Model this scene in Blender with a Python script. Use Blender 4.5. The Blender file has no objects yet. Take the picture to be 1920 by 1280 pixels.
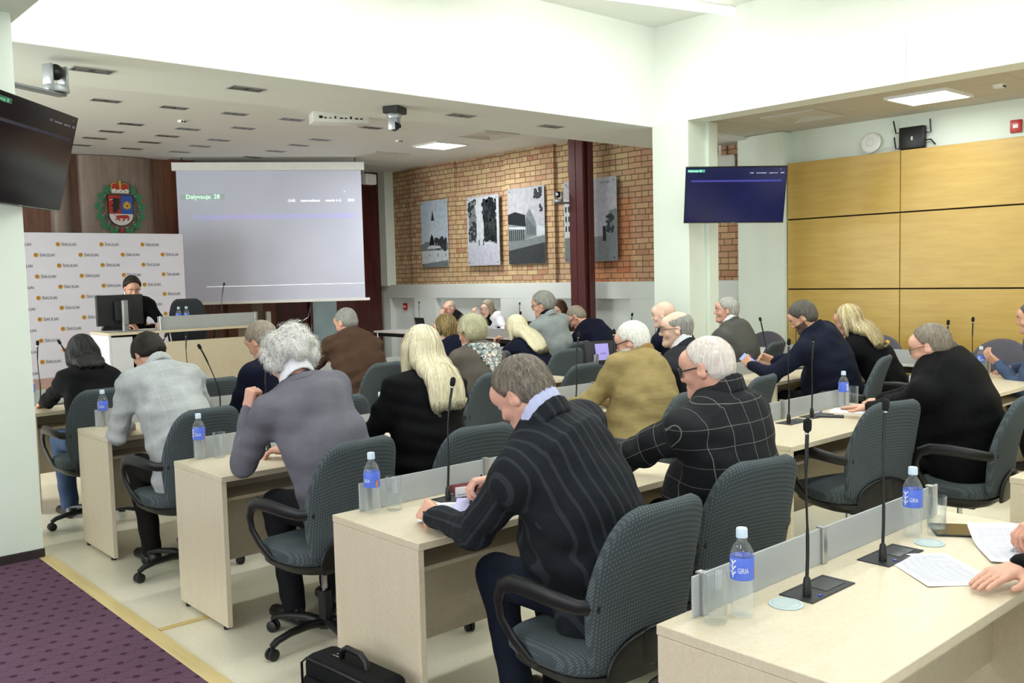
import bpy, bmesh, math, random
import numpy as np
from mathutils import Vector, Matrix
random.seed(7); RS = np.random.RandomState(5)
S = bpy.context.scene
COL = S.collection

def lin(h, a=1.0):
    h = h.lstrip('#'); o = []
    for i in (0, 2, 4):
        c = int(h[i:i+2], 16) / 255
        o.append(c / 12.92 if c <= .04045 else ((c + .055) / 1.055) ** 2.4)
    return (*o, a)

# ---------------------------------------------------------------- camera
YAW, PITCH, ROLL, FPX = 0.727185443, 0.0723298159, -0.0245810029, 1743.05
fw = Vector((math.sin(YAW)*math.cos(PITCH), math.cos(YAW)*math.cos(PITCH), -math.sin(PITCH)))
r0 = Vector((math.cos(YAW), -math.sin(YAW), 0)); u0 = r0.cross(fw)
rt = r0*math.cos(ROLL) + u0*math.sin(ROLL); upv = -r0*math.sin(ROLL) + u0*math.cos(ROLL)
cd = bpy.data.cameras.new('camera'); cam = bpy.data.objects.new('camera', cd); COL.objects.link(cam)
cd.sensor_width = 36; cd.lens = 36*FPX/1920; cd.clip_start = .05; cd.clip_end = 100
M = Matrix.Identity(4)
for i in range(3):
    M[i][0] = rt[i]; M[i][1] = upv[i]; M[i][2] = -fw[i]
M[0][3], M[1][3], M[2][3] = 0, 0, 1.67
cam.matrix_world = M
S.camera = cam

# ---------------------------------------------------------------- world, exposure, lamps
W = bpy.data.worlds.new('world'); S.world = W; W.use_nodes = True
W.node_tree.nodes['Background'].inputs[0].default_value = (.86, .94, 1, 1)
W.node_tree.nodes['Background'].inputs[1].default_value = 2.2
S.view_settings.view_transform = 'Standard'; S.view_settings.look = 'None'
S.view_settings.gamma = 1; S.view_settings.use_curve_mapping = False
S.view_settings.exposure = EXPO = 0.0
def area(name, loc, sx, sy, power, color=(1, .97, .92), down=True, spread=180):
    l = bpy.data.lights.new(name, 'AREA'); l.shape = 'RECTANGLE'; l.size = sx; l.size_y = sy
    l.energy = power; l.color = color; l.spread = math.radians(spread)
    o = bpy.data.objects.new(name, l); COL.objects.link(o); o.location = loc
    if not down: o.rotation_euler = (math.pi, 0, 0)
    return o
TUBES = [(6.2, 5.75), (3.0, 5.75), (6.2, 3.6), (3.0, 3.6), (6.2, 1.4), (3.0, 1.4), (6.2, -.9), (3.0, -.9)]
for x, y in TUBES:                               # light of the hanging luminaires; uplight added in place of bounced flash
    area('luminaire_light', (x, y, 4.16), 2.4, .10, 30, (.94, 1, .99))
    area('luminaire_uplight', (x, y, 4.22), 2.4, .10, 17, (.94, 1, .99), down=False)
for y in (8.6, 11.4):                            # fill light added for the front half, set at unseen side windows
    o_ = area('window_daylight', (-3.85, y, 1.9), 2.2, 2.0, 210, (.93, .97, 1)); o_.rotation_euler = (0, -math.pi/2, 0)
for y in (-1.2, 1.6, 4.4):                       # fill light added next to the photographer, set at unseen side windows
    o_ = area('window_daylight', (-3.85, y, 1.9), 2.2, 2.0, 40, (.97, .98, 1)); o_.rotation_euler = (0, -math.pi/2, 0)
for x, y in ((-.7, 3.6), (-.7, .6), (-.7, -2.2)): area('ceiling_panel_light', (x, y, 3.31), .58, .58, 13, (.98, 1, 1))  # fill panels added to the unseen low ceiling to light left-facing sides
PANELS = [(9.33, 4.2, 3.30), (9.33, 1.2, 3.30), (9.33, -1.6, 3.30), (8.86, 11.50, 3.66), (5.2, -1.6, 4.36)]
for x, y, z in PANELS[:4]:
    area('ceiling_panel_light', (x, y, z-.02), .58, .58, 17 if z < 3.5 else 80, (.98, 1, 1))

# ---------------------------------------------------------------- materials
def nt(name):
    m = bpy.data.materials.new(name); m.use_nodes = True
    return m, m.node_tree, m.node_tree.nodes['Principled BSDF']
def setp(p, **k):
    for a, b in k.items():
        n = {'rough': 'Roughness', 'metal': 'Metallic', 'spec': 'Specular IOR Level', 'trans': 'Transmission Weight', 'ior': 'IOR',
             'sheen': 'Sheen Weight', 'coat': 'Coat Weight', 'alpha': 'Alpha', 'sss': 'Subsurface Weight', 'emis': 'Emission Strength'}[a]
        p.inputs[n].default_value = b
def coords(t, scale=(1, 1, 1), kind='Object', rot=(0, 0, 0)):
    c = t.nodes.new('ShaderNodeTexCoord'); m = t.nodes.new('ShaderNodeMapping')
    m.inputs['Scale'].default_value = scale; m.inputs['Rotation'].default_value = rot
    t.links.new(c.outputs[kind], m.inputs[0]); return m.outputs[0]
def noise_tex(t, vec, scale, detail=4, rough=.5):
    n = t.nodes.new('ShaderNodeTexNoise'); n.inputs['Scale'].default_value = scale
    n.inputs['Detail'].default_value = detail; n.inputs['Roughness'].default_value = rough
    t.links.new(vec, n.inputs['Vector']); return n.outputs['Fac']
def ramp(t, fac, stops):
    r = t.nodes.new('ShaderNodeValToRGB'); e = r.color_ramp.elements
    while len(e) < len(stops): e.new(.5)
    for i, (p, c) in enumerate(stops): e[i].position = p; e[i].color = c
    t.links.new(fac, r.inputs[0]); return r.outputs[0]
def bump(t, p, h, strength=.3, dist=.01):
    b = t.nodes.new('ShaderNodeBump'); b.inputs['Strength'].default_value = strength; b.inputs['Distance'].default_value = dist
    t.links.new(h, b.inputs['Height']); t.links.new(b.outputs[0], p.inputs['Normal'])
def mixc(t, fac, a, b, mode='MIX'):
    m = t.nodes.new('ShaderNodeMix'); m.data_type = 'RGBA'; m.blend_type = mode
    if isinstance(fac, (int, float)): m.inputs[0].default_value = fac
    else: t.links.new(fac, m.inputs[0])
    for v, i in ((a, 6), (b, 7)):
        if isinstance(v, tuple): m.inputs[i].default_value = v
        else: t.links.new(v, m.inputs[i])
    return m.outputs[2]
def mth(t, op, a, b=None, c=None):
    m = t.nodes.new('ShaderNodeMath'); m.operation = op
    for i, v in enumerate((a, b, c)):
        if v is None: continue
        if isinstance(v, (int, float)): m.inputs[i].default_value = v
        else: t.links.new(v, m.inputs[i])
    return m.outputs[0]
def sep(t, vec):
    s = t.nodes.new('ShaderNodeSeparateXYZ'); t.links.new(vec, s.inputs[0]); return s.outputs
def shade(c, f): return (min(c[0]*f, 1), min(c[1]*f, 1), min(c[2]*f, 1), 1)
MC = {}
def plain(name, hexc, rough=.5, var=.06, scale=12, bmp=0, **k):
    """a plain surface with a faint procedural mottling"""
    if name in MC: return MC[name]
    m, t, p = nt(name); c = lin(hexc)
    n = noise_tex(t, coords(t), scale)
    col = ramp(t, n, [(.3, shade(c, 1-var)), (.7, shade(c, 1+var))])
    t.links.new(col, p.inputs['Base Color']); setp(p, rough=rough, **k)
    if bmp: bump(t, p, noise_tex(t, coords(t), scale*8), bmp, .004)
    MC[name] = m; return m
def emit(name, hexc, s):
    if name in MC: return MC[name]
    m, t, p = nt(name); p.inputs['Base Color'].default_value = lin(hexc); p.inputs['Emission Color'].default_value = lin(hexc)
    setp(p, emis=s, rough=.6); MC[name] = m; return m
def wood(name, h1, h2, scale=(1, 14, 14), rough=.4, **k):
    if name in MC: return MC[name]
    m, t, p = nt(name); v = coords(t, scale)
    n = noise_tex(t, v, 2.2, 6, .6)
    t.links.new(ramp(t, n, [(.32, lin(h1)), (.68, lin(h2))]), p.inputs['Base Color']); setp(p, rough=rough, **k)
    MC[name] = m; return m

def fabric(name, hexc, rough=.85, pat=None, c2='#8a8f98', cell=.08, bmp=.25, fold=.5, var=.12):
    """woven cloth; pat: None, stripe, check, window, dots"""
    if name in MC: return MC[name]
    m, t, p = nt(name); c = lin(hexc); v = coords(t)
    n = noise_tex(t, v, 9, 3); col = ramp(t, n, [(.3, shade(c, 1-var)), (.7, shade(c, 1+var))])
    if pat in ('stripe', 'window', 'check'):
        at_ = t.nodes.new('ShaderNodeAttribute'); at_.attribute_name = 'cloth_run'; x, y, z = sep(t, at_.outputs['Vector'])
    else: x, y, z = sep(t, v)
    wob = noise_tex(t, v, 3.0, 2)
    if pat in ('stripe', 'window', 'check'):
        xx = mth(t, 'ADD', x, mth(t, 'MULTIPLY', wob, .02)); zz = mth(t, 'ADD', mth(t, 'ADD', z, mth(t, 'MULTIPLY', y, -.25)), mth(t, 'MULTIPLY', wob, .03))
        fx = mth(t, 'ABSOLUTE', mth(t, 'SUBTRACT', mth(t, 'FRACT', mth(t, 'MULTIPLY', xx, 1/cell)), .5))
        fz = mth(t, 'ABSOLUTE', mth(t, 'SUBTRACT', mth(t, 'FRACT', mth(t, 'MULTIPLY', zz, 1/cell)), .5))
        wd = {'stripe': .12, 'window': .013, 'check': .05}[pat]
        lx = mth(t, 'LESS_THAN', fx, wd)
        l = lx if pat == 'stripe' else mth(t, 'MAXIMUM', lx, mth(t, 'LESS_THAN', fz, wd))
        amt = {'stripe': .09, 'window': .55, 'check': .16}[pat]
        col = mixc(t, mth(t, 'MULTIPLY', l, amt), col, lin(c2))
    if pat == 'dots':
        k = 1/cell
        gx = mth(t, 'ABSOLUTE', mth(t, 'SUBTRACT', mth(t, 'FRACT', mth(t, 'MULTIPLY', x, k)), .5))
        gz = mth(t, 'ABSOLUTE', mth(t, 'SUBTRACT', mth(t, 'FRACT', mth(t, 'MULTIPLY', mth(t, 'ADD', z, mth(t, 'MULTIPLY', y, 1.0)), k)), .5))
        l = mth(t, 'LESS_THAN', mth(t, 'MAXIMUM', gx, gz), .25)
        col = mixc(t, mth(t, 'MULTIPLY', l, .62), col, lin(c2))
    t.links.new(col, p.inputs['Base Color']); setp(p, rough=rough, spec=.18)
    h = mth(t, 'ADD', mth(t, 'MULTIPLY', noise_tex(t, v, 260, 2), .12), mth(t, 'MULTIPLY', noise_tex(t, coords(t, (1, 1, 2.2)), 5.5, 3, .45), fold))
    bump(t, p, h, bmp, .05)
    MC[name] = m; return m

# ---------------------------------------------------------------- mesh builder
class G:
    def __init__(s): s.v = []; s.f = []; s.m = []
    def add(s, V, F, mi=0):
        o = len(s.v); s.v += [tuple(p) for p in V]; s.f += [tuple(i+o for i in f) for f in F]; s.m += [mi]*len(F); return s
    def bm(s, b, mi=0):
        b.verts.index_update(); s.add([v.co[:] for v in b.verts], [[v.index for v in f.verts] for f in b.faces], mi); b.free(); return s
    def box(s, x0, x1, y0, y1, z0, z1, b=0, mi=0, seg=1, rot=None, loc=None):
        q = bmesh.new(); bmesh.ops.create_cube(q, size=1)
        for v in q.verts: v.co = Vector(((x0+x1)/2 + v.co.x*(x1-x0), (y0+y1)/2 + v.co.y*(y1-y0), (z0+z1)/2 + v.co.z*(z1-z0)))
        if b: bmesh.ops.bevel(q, geom=q.edges[:], offset=b, segments=seg, affect='EDGES', profile=.5)
        if rot is not None: bmesh.ops.transform(q, matrix=rot, verts=q.verts[:])
        if loc is not None: bmesh.ops.translate(q, vec=loc, verts=q.verts[:])
        return s.bm(q, mi)
    def lathe(s, prof, n=24, c=(0, 0), mi=0, closed=False):
        V = []; F = []; k = len(prof)
        for i in range(n):
            a = 2*math.pi*i/n
            for r, z in prof: V.append((c[0]+r*math.cos(a), c[1]+r*math.sin(a), z))
        for i in range(n):
            j = (i+1) % n
            for q in range(k-1): F.append((i*k+q, j*k+q, j*k+q+1, i*k+q+1))
        if prof[0][0] > 1e-4 and not closed: F.append([i*k for i in range(n)][::-1])
        if prof[-1][0] > 1e-4 and not closed: F.append([i*k+k-1 for i in range(n)])
        return s.add(V, F, mi)
    def tube(s, pts, r, n=8, mi=0, flat=None, up=(0, 0, 1), cap=True):
        """sweep along pts; r a number or list; flat=(a,b) gives an oval section"""
        P = [Vector(p) for p in pts]; K = len(P); R = r if isinstance(r, (list, tuple)) else [r]*K
        V = []; F = []; U = Vector(up); prev = None
        for i, p in enumerate(P):
            d = (P[min(i+1, K-1)] - P[max(i-1, 0)]).normalized()
            a = d.cross(U if prev is None else prev)
            if prev is not None: a = (prev - d*prev.dot(d))
            if a.length < 1e-4: a = d.orthogonal()
            a.normalize(); prev = a; b = d.cross(a)
            for j in range(n):
                t = 2*math.pi*j/n
                ca, cb = (math.cos(t)*R[i], math.sin(t)*R[i]) if flat is None else (math.cos(t)*flat[0]*R[i], math.sin(t)*flat[1]*R[i])
                V.append(p + a*ca + b*cb)
        for i in range(K-1):
            for j in range(n): F.append((i*n+j, i*n+(j+1) % n, (i+1)*n+(j+1) % n, (i+1)*n+j))
        if cap: F.append(list(range(n))[::-1]); F.append([(K-1)*n+j for j in range(n)])
        return s.add(V, F, mi)
    def loft(s, rings, mi=0, cap=True):
        n = len(rings[0]); V = [p for r in rings for p in r]; F = []
        for i in range(len(rings)-1):
            for j in range(n): F.append((i*n+j, i*n+(j+1) % n, (i+1)*n+(j+1) % n, (i+1)*n+j))
        if cap: F.append(list(range(n))[::-1]); F.append([(len(rings)-1)*n+j for j in range(n)])
        return s.add(V, F, mi)
    def plate(s, pts, fr, th, mi=0):
        """2-D outline pts placed by fr(u,v,w) with thickness th in w"""
        n = len(pts); V = [fr(u, v, th) for u, v in pts] + [fr(u, v, 0) for u, v in pts]
        return s.add(V, [list(range(n))] + [(j, (j+1) % n, n+(j+1) % n, n+j)[::-1] for j in range(n)], mi)
    def build(s, name, mats, parent=None, smooth=35, fix=True):
        me = bpy.data.meshes.new(name); me.from_pydata([tuple(p) for p in s.v], [], s.f)
        if not isinstance(mats, (list, tuple)): mats = [mats]
        for m in mats: me.materials.append(m)
        me.polygons.foreach_set('material_index', s.m)
        if fix:
            q = bmesh.new(); q.from_mesh(me); bmesh.ops.recalc_face_normals(q, faces=q.faces); q.to_mesh(me); q.free()
        if smooth: me.shade_smooth(); me.set_sharp_from_angle(angle=math.radians(smooth))
        o = bpy.data.objects.new(name, me); COL.objects.link(o)
        if parent: o.parent = parent
        return o
def tag(o, label=None, cat=None, group=None, kind=None):
    for k, v in (('label', label), ('category', cat), ('group', group), ('kind', kind)):
        if v: o[k] = v
    return o
def thing(name, label, cat, loc=(0, 0, 0), rz=0, group=None):
    o = bpy.data.objects.new(name, None); COL.objects.link(o); o.location = loc; o.rotation_euler = (0, 0, rz); o.empty_display_size = .1
    return tag(o, label, cat, group)
def dup(o, loc=None, rz=None, label=None, group=None, parent=None):
    c = o.copy(); COL.objects.link(c)
    if parent: c.parent = parent
    if loc is not None: c.location = loc
    if rz is not None: c.rotation_euler = (0, 0, rz)
    if label: c['label'] = label
    if group: c['group'] = group
    for ch in list(o.children): dup(ch, parent=c)
    return c
def struct(name, g, mats, smooth=35): return tag(g.build(name, mats, None, smooth), kind='structure')
def text_geo(body, size):
    cu = bpy.data.curves.new('txt', 'FONT'); cu.body = body; cu.size = size; cu.resolution_u = 2
    o = bpy.data.objects.new('txt', cu); COL.objects.link(o)
    dg = bpy.context.evaluated_depsgraph_get(); me = bpy.data.meshes.new_from_object(o.evaluated_get(dg))
    V = [v.co[:] for v in me.vertices]; F = [list(p.vertices) for p in me.polygons]
    bpy.data.objects.remove(o); bpy.data.curves.remove(cu); bpy.data.meshes.remove(me)
    w = max(v[0] for v in V) if V else 0
    return V, F, w
def put_text(g, body, size, fr, u, v, mi=0, w=0.001, center=False, sx=1):
    V, F, wd = text_geo(body, size); du = u - (wd*sx/2 if center else 0)
    g.add([fr(du+p[0]*sx, v+p[1], w) for p in V], F, mi)
def frame(o, ux, uy, un):
    o, ux, uy, un = Vector(o), Vector(ux).normalized(), Vector(uy).normalized(), Vector(un).normalized()
    return lambda u, v, w=0: o + ux*u + uy*v + un*w
def rect(u0, v0, u1, v1): return [(u0, v0), (u1, v0), (u1, v1), (u0, v1)]
def disc(u, v, r, n=20, rv=None): return [(u+r*math.cos(2*math.pi*i/n), v+(rv or r)*math.sin(2*math.pi*i/n)) for i in range(n)]
# ================================================================ THE ROOM
def wallmat(name, hexc, rough=.75): return plain(name, hexc, rough, .015, 2.5)
WHITE = wallmat('white_paint', '#f2f6ee'); GREENISH = wallmat('pale_green_paint', '#dfe8db'); CEIL = wallmat('ceiling_paint', '#e0e3de')
GREYW = wallmat('grey_white_paint', '#d3d8d3')
def lino():
    m, t, p = nt('linoleum'); v = coords(t)
    n = noise_tex(t, v, 1.5, 3); n2 = noise_tex(t, v, 60, 3)
    c = mixc(t, .25, ramp(t, n, [(.3, lin('#e0d9c0')), (.7, lin('#e9e3d0'))]), ramp(t, n2, [(.35, lin('#d6cdb0')), (.65, lin('#efe9d4'))]))
    t.links.new(c, p.inputs['Base Color']); setp(p, rough=.28); return m
def carpet():
    m, t, p = nt('plum_carpet'); v = coords(t)
    x, y, z = sep(t, v)
    n = noise_tex(t, v, 180, 3); nb = noise_tex(t, v, 1.2, 2)
    col = mixc(t, .5, ramp(t, n, [(.35, lin('#4a3445')), (.65, lin('#7a5c70'))]), ramp(t, nb, [(.3, lin('#5a4252')), (.7, lin('#6a5062'))]))
    # little dark tufts on a staggered grid, linked by fine lines
    a = mth(t, 'MULTIPLY', x, 10.5); b = mth(t, 'MULTIPLY', y, 10.5)
    row = mth(t, 'FLOOR', b); a2 = mth(t, 'ADD', a, mth(t, 'MULTIPLY', row, .5))
    fx = mth(t, 'SUBTRACT', mth(t, 'FRACT', a2), .5); fy = mth(t, 'SUBTRACT', mth(t, 'FRACT', b), .5)
    d = mth(t, 'SQRT', mth(t, 'ADD', mth(t, 'MULTIPLY', fx, fx), mth(t, 'MULTIPLY', mth(t, 'MULTIPLY', fy, fy), 1)))
    dots = mth(t, 'LESS_THAN', mth(t, 'ADD', d, mth(t, 'MULTIPLY', n, .16)), .25)
    lnz = mth(t, 'LESS_THAN', mth(t, 'ABSOLUTE', mth(t, 'ADD', fy, mth(t, 'MULTIPLY', fx, .35))), .045)
    col = mixc(t, mth(t, 'MULTIPLY', mth(t, 'MAXIMUM', mth(t, 'MULTIPLY', dots, .8), mth(t, 'MULTIPLY', lnz, .35)), .8), col, lin('#22141f'))
    t.links.new(col, p.inputs['Base Color']); setp(p, rough=1, spec=.1); bump(t, p, n, .5, .004); return m
def brick(dark=1.0):
    m, t, p = nt('old_brick'); c = t.nodes.new('ShaderNodeTexCoord'); s = sep(t, c.outputs['Object'])
    cb = t.nodes.new('ShaderNodeCombineXYZ'); wob = noise_tex(t, c.outputs['Object'], 2.5, 2)
    t.links.new(mth(t, 'SUBTRACT', s[1], s[0]), cb.inputs[0]); t.links.new(mth(t, 'ADD', s[2], mth(t, 'MULTIPLY', wob, .02)), cb.inputs[1])
    bt = t.nodes.new('ShaderNodeTexBrick'); t.links.new(cb.outputs[0], bt.inputs[0])
    bt.inputs['Scale'].default_value = 1; bt.inputs['Brick Width'].default_value = .245; bt.inputs['Row Height'].default_value = .083
    bt.inputs['Mortar Size'].default_value = .0065; bt.inputs['Mortar Smooth'].default_value = .3; bt.inputs['Bias'].default_value = 0
    bt.inputs['Color1'].default_value = (1, 1, 1, 1); bt.inputs['Color2'].default_value = (0, 0, 0, 1); bt.inputs['Mortar'].default_value = (.5, .5, .5, 1)
    bt.offset = .5; bt.squash = .5; bt.squash_frequency = 3
    val = mth(t, 'ADD', mth(t, 'MULTIPLY', sep(t, bt.outputs['Color'])[0], .75), mth(t, 'MULTIPLY', noise_tex(t, cb.outputs[0], 1.1, 4, .7), .34))
    col = ramp(t, val, [(.08, lin('#a3694e')), (.24, lin('#b78d74')), (.42, lin('#bfa27c')), (.60, lin('#cbb287')), (.82, lin('#bc9a80'))])
    col = mixc(t, mth(t, 'MULTIPLY', noise_tex(t, c.outputs['Object'], 26, 4), .42), col, lin('#a08a6a'), 'MIX')
    # a strip of fresh orange brick beside the doorway infill
    y = s[1]; z = s[2]
    band = mth(t, 'MULTIPLY', mth(t, 'MULTIPLY', mth(t, 'GREATER_THAN', y, 8.95), mth(t, 'LESS_THAN', y, 9.85)), mth(t, 'LESS_THAN', z, 2.75))
    col = mixc(t, mth(t, 'MULTIPLY', band, .5), col, ramp(t, val, [(.3, lin('#b4522c')), (.7, lin('#c86a3c'))]))
    low = mth(t, 'MULTIPLY', mth(t, 'LESS_THAN', y, 9.0), .35)
    col = mixc(t, low, col, lin('#bb8a70'))
    dk = mth(t, 'MULTIPLY', mth(t, 'LESS_THAN', y, 7.1), .55)  # shade behind the pillar painted into the brick colour
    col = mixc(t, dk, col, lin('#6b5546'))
    col = mixc(t, bt.outputs['Fac'], col, lin('#756043'))
    t.links.new(col, p.inputs['Base Color']); setp(p, rough=.9, spec=.2)
    h = mth(t, 'SUBTRACT', mth(t, 'MULTIPLY', noise_tex(t, c.outputs['Object'], 14, 5), .5), bt.outputs['Fac'])
    bump(t, p, h, .9, .02); return m
LINO = lino(); BRICK = brick()
struct('floor', G().box(-4, 10.6, -4, 15.5, -.1, 0), LINO)
tag(G().box(-4, 1.53, -4, 6.14, .0005, .006).build('carpet', carpet()), 'dark plum purple carpet with small woven tufts beside the beige floor', 'carpet')
struct('trim_1', G().box(1.53, 1.605, -4, 6.14, 0, .008, .002), wood('edge_strip_wood', '#cdb67c', '#dcc890', (14, 1, 14)))
struct('trim_2', G().box(1.61, 1.86, 4.40, 4.43, 0, .008, .002), wood('joint_strip_wood', '#c8b070', '#d8c184', (1, 14, 14)))
# platform at the front
struct('floor', G().box(2.2, 8.0, 9.75, 15.3, 0, .40, .01), wood('platform_wood', '#9a6a48', '#b07f58', (1, 6, 6), .35))
# left pillar
struct('wall_left', G().box(-4, 1.56, 6.14, 6.9, 0, 3.28), GREENISH)
struct('baseboard_left', G().box(-4, 1.565, 6.125, 6.14, 0, .06, .002), plain('dark_base', '#2b2022', .6))
g = G().box(-4.1, -4, -4, -2.4, 0, 4.6).box(-4.1, -4, 5.6, 7.3, 0, 4.6).box(-4.1, -4, -2.4, 5.6, 0, .9).box(-4.1, -4, -2.4, 5.6, 2.9, 4.6).box(-4.1, -4, 0, .4, .9, 2.9).box(-4.1, -4, 2.8, 3.2, .9, 2.9).box(-4.1, -4, 12.7, 15.4, 0, 4.6).box(-4.1, -4, 7.3, 12.7, 0, .9).box(-4.1, -4, 7.3, 12.7, 2.9, 4.6).box(-4.1, -4, 9.8, 10.2, .9, 2.9)
struct('wall_left', g, GREENISH)
for i, (a, b) in enumerate(((7.3, 9.8), (10.2, 12.7), (-2.4, 0), (.4, 2.8), (3.2, 5.6))):  # unseen side windows added to go with the fill lights
    g = G()
    for q in (a, (a+b)/2-.02, b-.04): g.box(-4.08, -4.02, q, q+.04, .9, 2.9)
    for q in (.9, 2.86): g.box(-4.08, -4.02, a, b, q, q+.04)
    struct('window_%d' % (i+5), g, WHITE)
struct('wall_front', G().box(-4, 10.5, 15.3, 15.45, 0, 3.9), wood('front_panelling_wood', '#5c3a2c', '#7a5240', (9, 9, .8), .3))
struct('wall_right', G().box(10.4, 10.6, -4, 15.45, 0, 4.6), GREYW)
struct('wall_right', G().box(10.36, 10.405, 6.3, 15.3, 1.52, 3.68), BRICK)
g = G()
for y0, y1 in ((13.0, 14.35), (10.5, 11.65)): g.box(10.30, 10.37, y0, y1, 1.52, 3.68)      # shallow brick piers
struct('wall_right', g, BRICK)
g = G().box(10.22, 10.4, 6.9, 15.3, 1.27, 1.52, .004)
for y0, y1 in ((15.0, 15.3), (13.55, 14.2), (10.9, 11.75), (7.6, 8.9), (6.9, 7.05)): g.box(10.22, 10.4, y0, y1, 0, 1.27)
g.box(10.34, 10.41, 6.9, 15.3, 0, 1.27)
struct('wall_right', g, GREYW)
struct('wall_right', G().box(10.12, 10.4, 6.33, 6.98, 0, 3.32, .004), GREENISH)
# pilaster at the far corner, plain white strip beside the brick
struct('wall_right', G().box(10.16, 10.4, 14.98, 15.3, 1.5, 3.68), GREENISH)
# yellow wood panelling
YEL = wood('yellow_veneer', '#b8974c', '#c4a458', (3, 1, 9), .38)
g = G()
for y0, y1 in ((4.90, 6.32), (3.42, 4.90), (1.9, 3.42), (.4, 1.9), (-1.2, .4), (-2.8, -1.2)):
    for z0, z1 in ((.08, .56), (.56, 1.40), (1.40, 2.25), (2.25, 2.94)):
        g.box(10.20, 10.24, y0+.005, y1-.005, z0+.008, z1-.008, .003)
struct('trim_3', g, YEL)
struct('wall_right', G().box(10.24, 10.4, -4, 6.33, 0, 2.935), plain('panel_back_dark', '#241a12', .8))
struct('wall_right', G().box(10.30, 10.4, -4, 6.33, 2.935, 3.4), GREENISH)
# ceilings, beams and the high ceiling
struct('ceiling', G().box(1.4, 8.5, -4, 6.9, 4.38, 4.5), WHITE)
struct('ceiling', G().box(-4, 1.4, -4, 6.9, 3.34, 3.4), CEIL)
g = G().box(1.36, 1.62, -4, 6.9, 3.28, 4.4); struct('trim_4', g, GREENISH)
struct('ceiling', G().box(-4, 10.5, 8.0, 15.4, 3.68, 3.8), CEIL)
struct('ceiling', G().box(-4, 10.4, 6.87, 8.02, 3.28, 3.78), CEIL)
struct('wall_front', G().box(1.36, 8.62, 6.84, 6.87, 3.281, 4.4), WHITE)
g = G().box(8.33, 8.6, -4, 6.86, 3.72, 4.4)
for k in range(7): g.box(8.30, 8.6, 6.84-(k+1)*1.45+.003, 6.84-k*1.45, 3.295, 3.72)
g.box(8.32, 8.6, -3.4, 6.84, 3.30, 3.71)
struct('trim_5', g, WHITE)
g = G()
TILE = plain('ceiling_tile', '#c9c3b4', .9, .03, 30)
for i in range(3):
    for j in range(18):
        g.box(8.6+i*.6+.003, 8.6+(i+1)*.6-.003, -3.9+j*.6+.003, -3.9+(j+1)*.6-.003, 3.325, 3.345)
g.box(8.6, 10.4, 6.9, 7.0, 3.3, 3.34)
struct('ceiling', g, TILE)
struct('ceiling', G().box(8.5, 10.4, -4, 6.9, 3.345, 3.4), plain('tile_grid', '#a9a498', .8))
# right pillar below the beam crossing
struct('wall_right', G().box(8.30, 8.77, 6.36, 6.86, 0, 3.30, .004).box(8.60, 8.77, 6.31, 6.36, 0, 3.30, .003), GREENISH)
# rear wall behind the photographer, unseen windows added to let in daylight
g = G().box(-4, 10.5, -4.1, -4, 0, .9).box(-4, 10.5, -4.1, -4, 2.9, 4.6)
for x in (-4, .4, 4.0, 7.6, 10.0): g.box(x, x+.5, -4.1, -4, .9, 2.9)
struct('wall_rear', g, GREENISH)
for i, (a, b) in enumerate(((-3.5, .4), (.9, 4.0), (4.5, 7.6), (8.1, 10.0))):
    g = G()
    for q in (a, (a+b)/2-.02, b-.04): g.box(q, q+.04, -4.08, -4.02, .9, 2.9)
    for q in (.9, 2.86): g.box(a, b, -4.08, -4.02, q, q+.04)
    struct('window_%d' % (i+1), g, WHITE)
# maroon steel column and the front wall joinery
MAR = plain('maroon_paint', '#572828', .38, .05, 4)
struct('wall_column', G().box(9.84, 9.95, 9.32, 9.60, 0, 3.68, .004).box(9.74, 9.84, 9.37, 9.44, 0, 3.68).box(9.74, 9.84, 9.48, 9.55, 0, 3.68).box(9.72, 9.75, 9.32, 9.455, 0, 3.68, .003).box(9.72, 9.75, 9.465, 9.60, 0, 3.68, .003), MAR)
DKW = wood('dark_maroon_wood', '#36120f', '#521f1a', (8, 8, .8), .3)
g = G().box(7.9, 10.16, 15.2, 15.31, 0, 3.68)
struct('trim_6', g, DKW)
struct('trim_6', G().box(6.1, 6.5, 15.16, 15.31, .4, 3.68).box(7.0, 7.9, 15.2, 15.31, 0, 3.68), wood('mid_wood', '#5a3526', '#70442f', (9, 9, .8), .3))
# bowed veneer panel behind the emblem, with glossy half round columns
GLW = wood('glossy_bowed_wood', '#74645a', '#8b786c', (6, 6, .7), .5)
def bowed(xc, w, d, name):
    g = G(); n = 28; front = []; 
    for i in range(n+1):
        a = math.pi*i/n; front.append((xc-w/2*math.cos(a), 15.3-d*math.sin(a)))
    V = [(x, y, .4) for x, y in front] + [(x, y, 3.67) for x, y in front]
    F = [(i, i+1, n+2+i, n+1+i) for i in range(n)] + [list(range(n+1)), list(range(n+1, 2*n+2))[::-1]]
    g.add(V, F); struct(name, g, GLW)
bowed(5.27, 1.15, .16, 'trim_7'); bowed(4.42, .30, .14, 'trim_7'); bowed(7.55, .30, .14, 'trim_7')
# glass door and door furniture on the front wall
DG = plain('door_glass', '#8fa2a6', .12, .1, 3)
g = G(); fr = frame((8.60, 15.19, .1), (1, 0, 0), (0, 0, 1), (0, -1, 0))
g.box(8.56, 9.5, 15.13, 15.19, .05, 1.35, .005).box(8.60, 9.1, 15.12, 15.131, .12, 1.25, mi=1)
g.tube([(8.56, 15.12, 1.22), (8.50, 15.05, 1.15), (8.44, 15.03, .98), (8.36, 15.06, .93), (8.30, 15.12, .93)], .012, mi=2)
struct('door_1', g, [DKW, DG, plain('chrome', '#c9ccd0', .15, .02, 5, metal=1)])

struct('trim_8', G().box(7.62, 7.70, 15.0, 15.06, .40, 1.12, .004), WHITE)
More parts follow.
